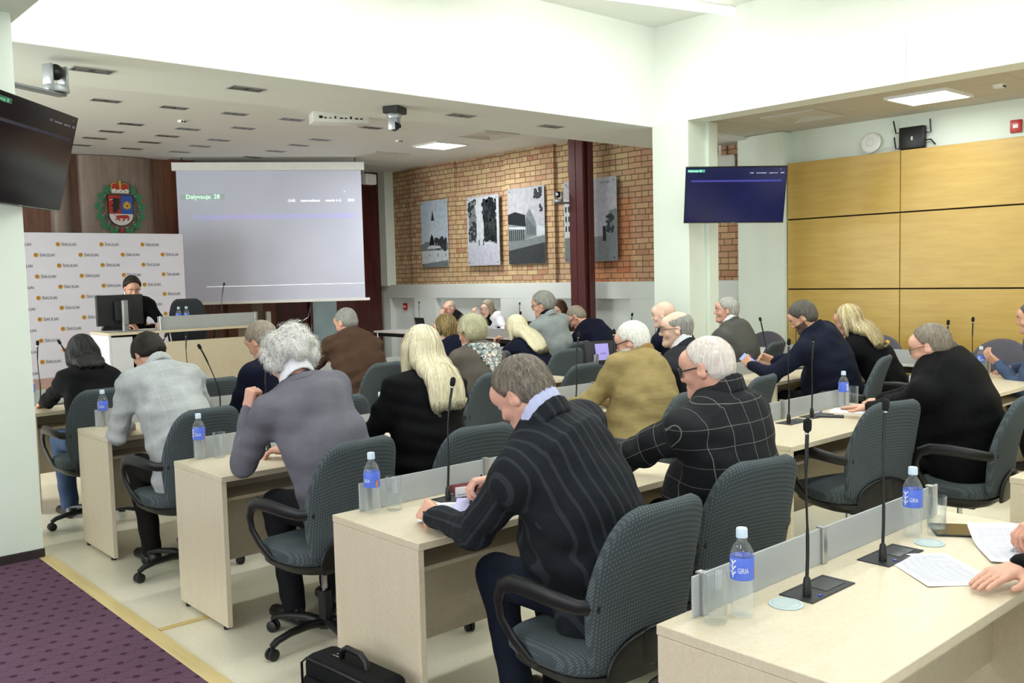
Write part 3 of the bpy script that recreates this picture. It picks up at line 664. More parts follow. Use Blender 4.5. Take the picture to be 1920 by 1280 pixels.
def make_desk():
    """two-seat desk; origin on the floor at the middle of its front (audience-facing back edge is +y)"""
    r = thing('conference_desk', 'desk', 'desk', group='two-seat birch desks of the audience')
    w, d = 1.62, .57
    g = G(); g.loft([[(-w/2, 0, z), (-w/2, d, z), (w/2, d, z), (w/2, .0, z)] for z in (.722, .75)]); 
    q = g.build('desktop', DW, r, 30); b = q.modifiers.new('b', 'BEVEL'); b.width = .002; b.segments = 1
    for s in (-1, 1):
        p = G().box(min(s*w/2, s*(w/2-.026)), max(s*w/2, s*(w/2-.026)), .004, d-.004, .018, .7215, .0015).build('side_panel', DW, r)
        f = G()
        for y in (.05, d-.07): f.lathe([(.014, .0), (.014, .018)], 12, (s*(w/2-.013), y))
        f.build('foot', BLACK, p)
    G().box(-w/2+.027, w/2-.027, .34, .356, .24, .7215, .001).build('modesty_panel', DW, r)
    G().box(-w/2+.027, w/2-.027, .12, .339, .60, .616, .001).build('shelf', DW, r)
    G().box(-w/2+.10, w/2-.06, d-.045, d-.038, .7505, .862, .001).build('divider', ACR, r)
    for x in (-w/2+.14, -.06, w/2-.12):
        G().box(x-.012, x+.012, d-.056, d-.046, .7505, .866, .002).box(x-.012, x+.012, d-.056, d-.030, .862, .868, .001).build('divider_post', ALU, r)
    G().box(-w/2+.20, -w/2+.38, d-.036, d-.030, .80, .83, .001).build('name_holder', WPL, r)
    return r
DK = {}
rows = {4: .96, 3: 2.58, 2: 4.15, 1: 5.72, 0: 7.30}
XB = {'A': 2.65, 'B': 5.01, 'C': 7.34}
desk0 = make_desk()
DLAB = {('A', 4): 'nearest birch desk with two microphones and loose printed sheets on it', ('A', 3): 'birch desk at which the charcoal striped suit man writes', ('A', 2): 'birch desk under the elbow of the grey sweater man',
        ('A', 1): 'birch desk at which the pale grey jacket man bends', ('A', 0): 'birch desk in front of the woman with black bobbed hair', ('B', 4): 'birch desk corner at the right edge, behind the heavy man',
        ('B', 3): 'birch desk with a black phone, between the empty chair and the heavy man', ('B', 2): 'birch desk under the folded hands of the man in the khaki jacket', ('B', 1): 'birch desk in front of the woman with the flowered scarf',
        ('B', 0): 'birch desk in front of the man in the brown jacket', ('C', 3): 'birch desk in front of the blue jacket man at the right edge', ('C', 2): 'birch desk in front of the navy suit man with a phone',
        ('C', 1): 'birch desk carrying the open laptop', ('C', 0): 'birch desk before the man in the light grey jacket'}
first = True
for k, lab in DLAB.items():
    loc = (XB[k[0]], rows[k[1]], 0)
    if first: desk0.location = loc; desk0['label'] = lab; first = False
    else: dup(desk0, loc, 0, lab)
# wall-side tables with metal legs where the officials sit
def table(loc, ln, label, rz=0, top='#d8d4d2', div=False):
    r = thing('meeting_table', label, 'table', loc, rz); TM = plain('grey_laminate', top, .35, .02, 9)
    G().box(0, .62, 0, ln, .722, .75, .003).build('tabletop', TM, r)
    for x in (.05, .57):
        for y in (.06, ln-.06): G().tube([(x, y, 0), (x, y, .721)], .02, 12).build('leg', ALU, r)
    g = G().box(.04, .58, .06, ln-.06, .66, .72); g.build('apron', BLACK, r)
    if div: G().box(-.0, .008, .1, ln-.1, .7505, .88, .001).build('divider', ACR, r)
table((8.90, 11.75, 0), 1.85, 'grey topped table with metal legs along the brick wall, farthest from the camera')
table((8.90, 9.82, 0), 1.85, 'grey topped table with low divider, in front of the long haired official', div=True)
table((8.90, 7.60, 0), 1.9, 'grey topped table with low divider beside the maroon column', div=True)
table((8.45, 3.55, 0), 1.9, 'grey topped table along the yellow wall behind the blonde woman in black', div=True, top='#d6cfbd')
# front rostrum
PY = 10.15
r = thing('rostrum_desk', 'long raised birch rostrum desk with grey divider facing the audience', 'desk', (3.34, PY, .40)); r.scale = (.92, 1, 1)
G().box(0, 1.95, 0, .62, .722, .75, .003).build('desktop', DW, r)
fr = frame((0, 0, 0), (1, 0, 0), (0, 0, 1), (0, -1, 0))
G().box(.0, .028, .02, .60, .0, .721, .002).build('side_panel', plain('white_laminate', '#d9d8e0', .4, .02, 9), r)
G().box(.03, .27, .02, .045, .0, .70, .002).build('white_front_panel', MC['white_laminate'], r)
G().box(.33, 1.86, .02, .045, .13, .62, .002).build('front_panel', DW, r)
G().box(1.87, 1.898, .05, .58, .0, .721, .002).build('side_panel', DW, r)
G().box(.62, 1.86, .05, .07, -.0, .05).build('plinth', BLACK, r)
G().box(.58, 1.86, .03, .038, .7505, .90, .001).build('divider', ACR, r)
for x in (.60, 1.82): G().box(x, x+.024, .018, .029, .7505, .905, .002).build('divider_post', ALU, r)
r = thing('computer_monitor', 'black computer monitor seen from behind on the rostrum, grey stand', 'monitor', (3.55, PY+.24, 1.1505), .40)
G().box(-.31, .31, -.012, .018, .07, .40, .008, seg=2).build('housing', DARKP, r)
G().box(-.10, .10, -.055, -.012, .12, .33, .015, seg=2).build('back_cover', DARKP, r)
st = G().box(-.035, .035, -.085, -.055, .005, .34, .006, seg=2).build('stand', SILV, r)
G().add([(.026*math.cos(a)*k, -.0855, .27+.026*math.sin(a)*k) for k in (1, .84) for a in [2*math.pi*i/24 for i in range(24)]], [(i, (i+1) % 24, 24+(i+1) % 24, 24+i) for i in range(24)]).box(-.014, .014, -.0865, -.085, .267, .274).build('maker_mark', BLACK, st)
G().lathe([(0, 0), (.022, 0), (.022, .004), (0, .004)], 20).build('cable_hole', BLACK, st).location = (0, -.09, .07)
st.children[-1].rotation_euler = (math.pi/2, 0, 0)
G().box(-.12, .12, -.13, .08, .0, .008, .003).build('base', SILV, r)

# ================================================================ CHAIRS
FAB = fabric('chair_fabric', '#464d50', .9, 'dots', '#6a747a', .0115, .2, .12, .08)
PUR = plain('purple_grey_fabric', '#55525c', .9, .08, 60, .2); FABP = plain('rostrum_chair_fabric', '#33363c', .9, .08, 60, .2)
CPL = plain('chair_black_plastic', '#0f1012', .42, .08, 25)
def se(n, rx, ry, e=2.6):
    o = []
    for i in range(n):
        a = 2*math.pi*i/n; c, s = math.cos(a), math.sin(a)
        o.append((rx*math.copysign(abs(c)**(2/e), c), ry*math.copysign(abs(s)**(2/e), s)))
    return o
def make_chair(fab, name='office_chair'):
    r = thing(name, 'chair', 'chair'); n = 36
    # seat cushion: soft rounded slab, curling down at the front
    rings = []
    for z, k in ((.405, .80), (.415, .93), (.435, .99), (.46, 1.0), (.482, .97), (.494, .88), (.500, .6), (.501, .2)):
        rings.append([(x*k, .02+y*k, z - (.035*max(0, (y*k-.12)/.12)**2 if k else 0)) for x, y in se(n, .245, .235, 3.2)])
    G().loft(rings).build('seat', fab, r, 60)
    rings = []
    for z, k in ((.345, .35), (.355, .6), (.375, .82), (.40, .95), (.42, .965)): rings.append([(x*k, .01+y*k, z) for x, y in se(n, .245, .235, 3.0)])
    G().loft(rings).build('seat_shell', CPL, r, 60)
    # backrest: lofted cushion, waisted, narrowing upward, leaning back, rounded crown
    def prof(t):   # t 0..1 from bottom to top -> half width, y centre, z, half thickness
        z = .44 + .535*t
        w = .205 + .047*math.sin(min(t*1.9, 1.57)) - .07*max(0, (t-.42)/.58)**1.4
        y = -.205 - .11*t + .035*math.sin(t*3.0) - .02*t*t
        return w, y, z, .036 - .006*t
    rings = []
    for i in range(37):
        t = i/36; w, y, z, th = prof(t); k = 1.0
        if t > .80: k = (max(0, 1-((t-.80)/.205)**2.6))**.5*.45+.55
        if t > .96: th *= (1-(t-.96)/.04*.75)
        if t < .05: k = .8+.2*(t/.05); th *= .5+.5*t/.05
        rings.append([(x*k, y+yy-.018*math.cos(x/w*1.3)+.010, z) for x, yy in se(n, w, th, 3.4)])
    G().loft(rings).build('backrest', fab, r, 60)
    # plastic shell on the lower back, an arch
    rings = []
    for i in range(13):
        t = i/12*.27; w, y, z, th = prof(t); k = math.sqrt(max(.02, 1-(i/12)**2.2))
        rings.append([(x*k, y-.035+yy*.6-.01, z-.02) for x, yy in se(n, w*.93, .026, 2.6)])
    G().loft(rings).build('back_shell', CPL, r, 60)
    G().tube([(0, -.10, .375), (0, -.20, .40), (0, -.262, .46), (0, -.272, .56)], .022, 10, flat=(2.0, .7)).build('back_spine', CPL, r)
    for s in (-1, 1):
        pts = [(s*.205, -.235, .665), (s*.262, -.20, .672), (s*.282, -.12, .682), (s*.288, -.02, .690), (s*.288, .07, .688), (s*.286, .125, .665), (s*.282, .150, .615), (s*.276, .145, .555), (s*.262, .105, .49), (s*.242, .05, .43), (s*.20, .0, .395)]
        rr = [.020, .021, .024, .026, .025, .022, .020, .019, .019, .019, .018]
        G().tube(pts, rr, 12, flat=(1.25, .62), up=(1, 0, 0)).build('armrest', CPL, r, 60)
    G().lathe([(.0, .06), (.034, .06), (.034, .085), (.030, .09), (.030, .235), (.026, .24), (0, .24)], 20).build('column_sleeve', CPL, r)
    G().lathe([(.0, .235), (.014, .235), (.014, .36), (0, .36)], 16).build('gas_lift', CHROME, r)
    G().box(-.07, .07, -.10, .09, .335, .36, .01).build('mechanism', BLACK, r)
    for k in range(5):
        a = math.radians(90+72*k+20); c, s = math.cos(a), math.sin(a)
        lg = G().tube([(c*.02, s*.02, .085), (c*.10, s*.10, .098), (c*.20, s*.20, .092), (c*.27, s*.27, .078), (c*.298, s*.298, .062)], [.026, .024, .020, .019, .017], 10, flat=(1.0, .8)).build('leg', CPL, r, 60)
        g = G(); px_, py_ = -s, c
        for q in (-1, 1):
            m_ = Matrix.Translation((c*.298+px_*q*.013, s*.298+py_*q*.013, .027)) @ Matrix.Rotation(a, 4, 'Z') @ Matrix.Rotation(math.pi/2, 4, 'X')
            h = G().lathe([(0, -.010), (.02, -.010), (.027, -.006), (.027, .006), (.02, .010), (0, .010)], 18)
            g.add([m_ @ Vector(v) for v in h.v], h.f)
        g.lathe([(.007, .03), (.007, .07)], 8, (c*.298, s*.298)).build('caster', BLACK, lg)
    return r
CHAIRS = [  # x, y of seat column, turn, label
 (2.20, 2.10, .03, 'grey office chair behind the charcoal striped suit man at the second desk from the camera'),
 (2.98, 2.23, .18, 'grey office chair behind the man in the dark windowpane check jacket'),
 (2.13, 3.74, -.10, 'grey office chair behind the man in the grey sweater'),
 (2.78, 3.62, .12, 'grey office chair behind the long haired blonde woman in black'),
 (2.10, 5.26, -.12, 'grey office chair behind the man in the pale grey checked jacket'),
 (2.92, 5.12, .1, 'grey office chair behind the dark suited man hidden by white curls'),
 (2.08, 6.78, 0, 'grey office chair behind the woman with black bobbed hair'),
 (2.86, 6.76, 0, 'grey office chair, empty, beside the woman with black bobbed hair'),
 (4.26, 6.70, -.12, 'grey office chair behind the man in the brown jacket'),
 (4.27, 5.36, -.18, 'grey office chair behind the woman with the flowered scarf'),
 (5.12, 5.26, -.1, 'grey office chair, empty, with wide back just left of the laptop desk'),
 (6.72, 6.88, -.15, 'grey office chair behind the man in the light grey jacket'),
 (4.22, 3.62, -.25, 'grey office chair behind the man in the khaki jacket'),
 (5.18, 3.72, -.15, 'grey office chair tucked behind the white haired check jacket man, beside tall microphone'),
 (4.70, 2.54, .28, 'grey office chair, empty, pushed in left of the heavy man in black'),
 (5.20, 2.15, -.12, 'grey office chair of the heavy man in black, at the right edge'),
 (6.80, 3.72, -.25, 'grey office chair behind the navy suit man holding a phone'),
 (7.60, 3.62, -.2, 'grey office chair behind the blonde woman by the yellow wall'),
 (7.66, 5.20, -.15, 'grey office chair under the grey haired man in the grey suit by the pillar'),
 (6.84, 5.20, -.1, 'grey office chair under the bald man before the pillar'),
 (7.40, 6.72, -.1, 'grey office chair under the man bent in the navy jumper'),
 (5.50, 6.72, 0, 'grey office chair under the woman with short brown hair'),
 (6.06, 6.34, 0, 'grey office chair under the blonde woman with a hand at her chin'),
 (8.06, 2.44, -.1, 'grey office chair under the man in the denim blue jacket'),
 (3.02, .50, .05, 'grey office chair at the nearest desk, bottom right corner'),
]
ch0 = make_chair(FAB); CH = []
for i, (x, y, a, lab) in enumerate(CHAIRS):
    if i == 0: ch0.location = (x, y, 0); ch0.rotation_euler = (0, 0, -a); ch0['label'] = lab; ch0['group'] = 'grey swivel office chairs of the audience'; CH.append(ch0)
    else: CH.append(dup(ch0, (x, y, 0), -a, lab))
cp = make_chair(FABP); cp.location = (4.63, PY+.98, .40); cp.scale = (.95, 1, 1.09); cp.rotation_euler = (0, 0, math.pi-.3); cp['label'] = 'dark high backed empty chair at the rostrum beside the presiding man'
# wide round-backed chairs along the walls
def round_chair():
    r = thing('upholstered_chair', 'chair', 'chair', group='round backed purple grey chairs along the yellow wall')
    rings = []
    n = 32
    for x, k in ((-.035, .90), (-.025, .97), (0, 1), (.025, .97), (.035, .90)):
        rg = []
        for i in range(n):
            a = 2*math.pi*i/n; c, s = math.cos(a), math.sin(a)
            rg.append((c*.29*k*(1 if s > 0 else 1), x - .05*(s*.5+.5) + .06*(c*c)*1.0, .64+s*(.27 if s > 0 else .16)*k))
        rings.append(rg)
    G().loft(rings).build('backrest', PUR, r, 60)
    rings = [[(x*k, .27+y*k, z) for x, y in se(n, .26, .24, 3)] for z, k in ((.40, .93), (.42, 1), (.46, 1), (.48, .9), (.483, .3))]
    G().loft(rings).build('seat', PUR, r, 60)
    for sx in (-1, 1):
        for sy in (.06, .46): G().tube([(sx*.2, sy, .40), (sx*.23, sy + (.03 if sy > .2 else -.03), 0)], .011, 8).build('leg', BLACK, r)
    G().tube([(0, .02, .42), (0, -.04, .5), (0, -.05, .6)], .02, 8, flat=(3, .5)).build('back_bar', BLACK, r)
    return r
rc0 = round_chair()
RC = [(9.70, 6.30, 'round backed purple grey chair in front of the pale column'), (9.75, 4.92, 'round backed purple grey chair just behind the blonde woman in black'),
      (9.75, 4.28, 'round backed purple grey chair behind the head of the heavy man'), (9.75, 3.64, 'round backed purple grey chair beside the blue jacket man')]
for i, (x, y, lab) in enumerate(RC):
    o = rc0 if i == 0 else dup(rc0)
    o.location = (x, y, 0); o.rotation_euler = (0, 0, math.pi/2 + .15); o['label'] = lab
PLY = plain('ply_yellow', '#d9a441', .45, .06, 12)
for i, (x, y, lab) in enumerate(((8.86, 6.16, 'pointed yellow plywood sign stand on the side table before the pale column'), (8.98, 4.47, 'rounded yellow plywood sign stand beside the blonde woman'))):
    r = thing('plywood_stand', lab, 'stand', (x, y, .752)); r.scale = (.85, .85, .55 if not i else .8); fr = frame((0, 0, 0), (.75, -.65, 0), (0, 0, 1), (-.65, -.75, 0))
    g = G().plate([(-.10, 0), (.0, 0), (.0, .16), (-.01, .30), (-.03, .33), (-.05, .28), (-.08, .12)] if not i else [(-.08, 0), (.06, 0), (.06, .19), (.04, .21), (.01, .20), (-.04, .12)], fr, .018)
    g.build('board', PLY, r); G().plate(rect(.012, 0, .05, .30 if not i else .2), fr, .03).build('support', PLY, r)
table((8.75, 5.6, 0), .75, 'short grey topped table by the pale column', top='#cfc9bd')

# ================================================================ SMALL THINGS ON THE DESKS
def glassy(name, tint, alpha, rough=.03, spec=.5, edge=.17):
    m, t, p = nt(name); p.inputs['Base Color'].default_value = lin(tint); setp(p, rough=rough)
    ts = t.nodes.new('ShaderNodeBsdfTransparent'); ts.inputs[0].default_value = (.985, .995, 1, 1); gl = t.nodes.new('ShaderNodeBsdfGlossy'); gl.inputs['Roughness'].default_value = .04
    lw = t.nodes.new('ShaderNodeLayerWeight'); lw.inputs[0].default_value = .35
    a = t.nodes.new('ShaderNodeMixShader'); b = t.nodes.new('ShaderNodeMixShader'); o = t.nodes['Material Output']
    ge = t.nodes.new('ShaderNodeNewGeometry'); t.links.new(mth(t, 'MULTIPLY', mth(t, 'ADD', mth(t, 'MULTIPLY', lw.outputs['Fresnel'], .7), .02), mth(t, 'SUBTRACT', 1, ge.outputs['Backfacing'])), a.inputs[0]); t.links.new(ts.outputs[0], a.inputs[1]); t.links.new(gl.outputs[0], a.inputs[2])
    t.links.new(mth(t, 'ADD', mth(t, 'MULTIPLY', lw.outputs['Facing'], edge), alpha), b.inputs[0])
    t.links.new(a.outputs[0], b.inputs[1]); t.links.new(p.outputs[0], b.inputs[2]); t.links.new(b.outputs[0], o.inputs[0]); return m
PET = glassy('clear_bottle_plastic', '#f4f8fa', .03); GLS = glassy('drinking_glass', '#b4bebb', .006, edge=.34); WAT = glassy('water', '#e8f2f5', .02)
CAP = plain('bottle_cap_blue', '#cfe2f2', .35, .03, 20); LBL = plain('label_blue', '#5876e0', .4, .05, 30); LBW = plain('label_white', '#e9eef8', .4, .02, 20); LBO = plain('label_orange', '#d88a3a', .4, .05, 20)
def wrap(body, size, r, a0, z, g, mi, sx=.8):
    V, F, w = text_geo(body, size); g.add([(r*math.cos(a0+p[0]*sx/r), r*math.sin(a0+p[0]*sx/r), z+p[1]) for p in V], F, mi)
def make_bottle(word):
    r = thing('water_bottle', 'bottle', 'bottle'); prof = [(0, .004), (.016, .0), (.026, .002), (.030, .012), (.0305, .03), (.029, .042), (.0305, .050), (.029, .060), (.0305, .070), (.0292, .082), (.0305, .092), (.031, .10), (.031, .165), (.029, .176), (.022, .192), (.0135, .203), (.0125, .212), (.0125, .216)]
    G().lathe(prof, 28, closed=True).build('bottle_body', PET, r, 60)
    G().lathe([(0, .008), (.024, .006), (.0285, .014), (.0285, .145), (0, .145)], 24).build('water', WAT, r, 60)
    G().lathe([(0, .2165), (.0, .2165), (.0142, .2165), (.0152, .213), (.0152, .2165), (.0150, .234), (.0135, .238), (0, .238)], 24).build('cap', CAP, r, 50)
    lb = G().lathe([(.0314, .104), (.0318, .105), (.0318, .163), (.0314, .164)], 28, closed=True).build('label', LBL, r, 60)
    g = G(); R = .0322
    wrap(word, .020, R, -.88, .124, g, 0, .58); wrap(word, .020, R, 2.25, .124, g, 0, .58)
    for a0 in (-1.35, 1.8):     # white branching tree mark
        for k in range(3):
            zz = .113 + k*.015
            for s_ in (-1, 1):
                a = a0; P = [(a, zz), (a+s_*.24, zz+.011), (a+s_*.34, zz+.011), (a+s_*.34, zz+.015), (a+s_*.20, zz+.015), (a, zz+.005)]
                g.add([(R*math.cos(q), R*math.sin(q), h) for q, h in P], [tuple(range(6))], 0)
        g.add([(R*math.cos(q), R*math.sin(q), h) for q, h in ((a0-.05, .11), (a0+.05, .11), (a0+.05, .158), (a0-.05, .158))], [(0, 1, 2, 3)], 0)
    g.add([(R*math.cos(q), R*math.sin(q), h) for q, h in ((.78, .108), (1.08, .108), (1.08, .132), (.78, .132))], [(0, 1, 2, 3)], 1)
    g.build('label_print', [LBW, LBO], lb, smooth=0, fix=False)
    return r
def make_glass(water):
    r = thing('drinking_glass', 'glass', 'glass')
    G().lathe([(0, .0), (.028, .0), (.030, .004), (.0325, .132), (.0315, .1325), (.0305, .131), (.0275, .022), (.0, .018)], 28, closed=True).build('glass_body', GLS, r, 60)
    if water: G().lathe([(0, .0225), (.027, .0235), (.0285, .06), (.0, .06)], 24).build('water', WAT, r, 60)
    return r
bt = {'GIRIA': make_bottle('GIRIA'), 'ŽALIA': make_bottle('ŽALIA')}; used = set()
BT = [(2.045, 1.405, -.1, 'GIRIA', 'water bottle beside an empty glass on the nearest desk corner'), (3.06, 1.42, -.25, 'GIRIA', 'water bottle beside a half full glass near the loose sheets'),
      (1.97, 3.06, -.5, 'GIRIA', 'water bottle at the desk corner of the charcoal striped suit man'), (1.96, 4.67, .2, 'ŽALIA', 'water bottle on the desk of the grey sweater man'),
      (1.99, 6.24, .2, 'ŽALIA', 'water bottle on the desk of the pale grey jacket man'), (3.07, 4.64, 1.2, 'GIRIA', 'water bottle left of the blonde woman in black'),
      (5.60, 3.06, 1.5, 'GIRIA', 'water bottle in front of the heavy man in black'), (1.96, 7.80, .6, 'ŽALIA', 'water bottle next to the left pillar on the far desk'),
      (5.70, 7.78, .4, 'GIRIA', 'small distant water bottle in front of the brown jacket man, near the wall table'), (4.36, 6.22, .6, 'GIRIA', 'water bottle half hidden behind the blonde hair on the corner of a desk'),
      (7.88, 3.10, 0, 'GIRIA', 'water bottle beside the gesturing hand of the blue jacket man'), (4.26, PY+.40, 0, 'GIRIA', 'left one of the two water bottles on the rostrum'), (4.36, PY+.42, 1, 'GIRIA', 'right one of the two water bottles on the rostrum')]
for x, y, a, wd, lab in BT:
    o = bt[wd] if wd not in used else dup(bt[wd]); used.add(wd)
    o.location = (x, y, .7505 if y < PY else 1.1505); o.rotation_euler = (0, 0, a+math.radians(-110)); o['label'] = lab; o['group'] = 'half litre water bottles with blue labels'
    if y > PY: pass
gl0, gl1 = make_glass(False), make_glass(True); ug = set()
GLL = [(1.96, 1.43, 0, 'empty glass at the near corner of the closest desk'), (3.14, 1.375, 1, 'half full glass beside the loose sheets'), (2.05, 3.03, 1, 'half full glass at the desk corner of the striped suit man'),
       (2.05, 4.63, 0, 'empty glass beside the grey sweater elbow'), (2.07, 6.17, 1, 'glass beside the pale grey jacket sleeve'), (4.28, 6.20, 1, 'glass on the desk corner behind the blonde woman'),
       (5.69, 3.04, 0, 'empty glass in front of the heavy man in black'), (4.62, 7.66, 0, 'glass by the distant bottle of the brown jacket man'), (7.80, 3.06, 0, 'glass beside the gesturing hand'), (4.18, PY+.40, 0, 'glass beside the two rostrum bottles')]
for x, y, wt, lab in GLL:
    b = (gl0, gl1)[wt]; o = b if wt not in ug else dup(b); ug.add(wt)
    o.location = (x, y, .7505 if y < PY else 1.1505); o['label'] = lab; o['group'] = 'plain straight drinking glasses'
def make_mic(lean=(0, 0), h=.50):
    r = thing('desk_microphone', 'microphone', 'microphone')
    G().box(-.06, .175, -.06, .045, 0, .0035, .001).build('base_plate', DARKP, r)
    G().box(.05, .15, -.04, .03, .0035, .005).build('grille', plain('mic_grille', '#2c2e32', .3, .3, 160), r)
    G().box(.0, .012, -.05, -.042, .0035, .0065).build('indicator', plain('indicator_blue', '#3446b8', .3), r)
    G().lathe([(.012, .0035), (.0125, .03), (.009, .055), (.0045, .06), (0, .06)], 14, (-.02, -.02)).build('socket', BLACK, r)
    pts = [(-.02 + lean[0]*t*t + .004*math.sin(t*7), -.02 + lean[1]*t*t, .055 + (h-.09)*t) for t in [i/14 for i in range(15)]]
    rr = [.0052 if i < 5 else (.0034 if i < 11 else .0055) for i in range(15)]
    G().tube(pts, rr, 8).build('gooseneck', BLACK, r, 60)
    e = pts[-1]; d = (Vector(pts[-1])-Vector(pts[-3])).normalized(); g = G(); P = []; R_ = []
    for i in range(9):
        t = i/8; P.append(tuple(Vector(e)+d*(t*.042-.002))); R_.append(.0115*math.sqrt(max(.03, 1-(2*t-1)**4)))
    g.tube(P, R_, 14).build('windscreen', plain('foam_black', '#0b0b0c', .95, .2, 200), r, 60)
    G().tube([tuple(Vector(e)-d*.006), tuple(Vector(e)-d*.002)], .0062, 10).build('ring', CHROME, r)
    return r
MV = {0: make_mic(), 1: make_mic((-.13, -.02)), 2: make_mic((.05, .02)), 3: make_mic((.10, .0))}; um = set()
MIC = [(2.31, 1.38, 0, 'microphone standing at the left seat of the nearest desk'), (2.75, 1.38, 2, 'microphone beside the loose sheets on the nearest desk'),
       (2.31, 3.01, 2, 'microphone in front of the charcoal striped suit man'), (2.75, 3.01, 0, 'microphone hidden beyond the charcoal striped suit man'),
       (4.84, 3.00, 0, 'tall microphone just right of the white haired check jacket man'), (5.13, 3.02, 2, 'microphone beside the black phone'),
       (2.31, 4.57, 0, 'microphone before the grey sweater man'), (3.34, 4.50, 0, 'microphone right of the blonde woman'),
       (4.66, 4.57, 2, 'microphone beyond the striped suit head, beside the khaki sleeve'), (5.06, 4.57, 0, 'microphone rising behind the khaki jacket man'),
       (7.04, 4.57, 1, 'leaning microphone beside the hands holding a phone'), (7.50, 4.57, 2, 'microphone before the pale column'),
       (2.75, 6.14, 1, 'leaning microphone in front of the dark suited man'), (2.31, 6.14, 0, 'microphone before the pale grey jacket man'),
       (2.31, 7.72, 1, 'leaning microphone between bobbed woman and pale jacket man'), (2.02, 7.72, 0, 'microphone beside the black bobbed head'), (3.18, 8.0-.28, 0, 'microphone before the birch front of the rostrum'),
       (4.75, 7.72, 0, 'microphone before the face of the brown jacket man'), (6.99, 3.0, 0, 'first microphone against the yellow wall, partly behind the heavy man'), (7.43, 3.0, 0, 'second microphone against the yellow wall, beside the bottle'),
       (7.08, 6.17, 2, 'microphone leaning before the grey wall, near laptop'), (7.43, 6.14, 2, 'microphone before the face of the bald man'),
       (6.99, 7.70, 0, 'microphone beyond the laptop desk')]
for x, y, v, lab in MIC:
    o = MV[v] if v not in um else dup(MV[v]); um.add(v); o.location = (x, y, .7502); o['label'] = lab; o['group'] = 'gooseneck desk microphones'
o = dup(MV[2], (4.76, PY+.34, 1.1502), 0, 'gooseneck microphone on the rostrum before the projection screen')
for x, y, lab in ((9.2, 12.65, 'gooseneck microphone beside the far laptop on the wall table'), (9.2, 10.15, 'gooseneck microphone right of the long haired official')): dup(MV[0], (x, y, .7502), 0, lab)
MV[3].location = (2.9, 7.72, .7502); MV[3]['label'] = 'microphone at the empty place by the bobbed woman'; MV[3]['group'] = 'gooseneck desk microphones'
# laptops
def laptop(loc, rz, label, lit=True, w=.34, ang=100):
    r = thing('laptop', label, 'laptop', loc, rz)
    G().box(-w/2, w/2, -.12, .12, 0, .016, .004).build('base', BLACK, r)
    G().box(-w/2+.02, w/2-.02, -.04, .10, .016, .018).build('keyboard', DARKP, r)
    m_ = Matrix.Translation((0, .12, .014)) @ Matrix.Rotation(math.radians(-(ang-90)), 4, 'X')
    g = G().box(-w/2, w/2, 0, .010, 0, .235, .003); g.v = [tuple(m_ @ Vector(v)) for v in g.v]; g.build('lid', BLACK, r)
    g = G().box(-w/2+.012, w/2-.012, -.0015, 0, .015, .225); g.v = [tuple(m_ @ Vector(v)) for v in g.v]; g.build('screen_glass', plain('laptop_screen_dark', '#26242c', .3, .1, 8), r)
    if lit:
        g = G().box(-w*.18, w*.22, -.0025, -.0015, .04, .205); g.v = [tuple(m_ @ Vector(v)) for v in g.v]; pg = g.build('page', emit('page_lilac', '#8f86c4', .55), r)
        g = G()
        for k in range(3): g.box(-w*.03+k*.022, -w*.03+k*.022+.008, -.003, -.0025, .10, .112)
        g.v = [tuple(m_ @ Vector(v)) for v in g.v]; g.build('page_text', BLACK, pg)
laptop((6.68, 6.10, .7502), -.35, 'open laptop with lilac page on its screen at the desk edge', True, .36, 104)
laptop((9.15, 12.35, .7502), math.radians(80), 'black laptop seen from behind in front of the thoughtful bald official', False)
laptop((9.15, 9.65, .7502), math.radians(80), 'black laptop between the blonde woman and the light grey jacket', False)
# phones, papers, pens
def slab(name, label, cat, loc, rz, sx, sy, h, body, top):
    r = thing(name, label, cat, loc, rz); G().box(-sx/2, sx/2, -sy/2, sy/2, 0, h, min(h*.4, .003), seg=2).build('body', body, r)
    G().box(-sx/2+.004, sx/2-.004, -sy/2+.004, sy/2-.004, h, h+.0006).build('display', top, r); return r
SCG = plain('screen_glass_black', '#0d0f13', .08, .1, 8)
slab('smartphone', 'black smartphone lying on the desk before the heavy man', 'phone', (5.20, 2.93, .7502), .5, .078, .16, .009, BLACK, SCG)
slab('tablet_computer', 'black tablet at the right edge under curled papers', 'tablet', (3.25, 1.30, .7502), -.95, .26, .15, .007, BLACK, SCG)
slab('smartphone', 'phone in dark case beside the striped suit man microphone', 'phone', (2.55, 2.98, .7502), .3, .075, .15, .010, DARKP, SCG)
slab('smartphone', 'flat dark phone beside the far left bottle', 'phone', (2.02, 7.62, .7502), -.5, .075, .15, .009, BLACK, SCG)
PAP = plain('paper_white', '#e6e6ef', .7, .015, 6); INK = plain('print_grey', '#9ea2b4', .8)
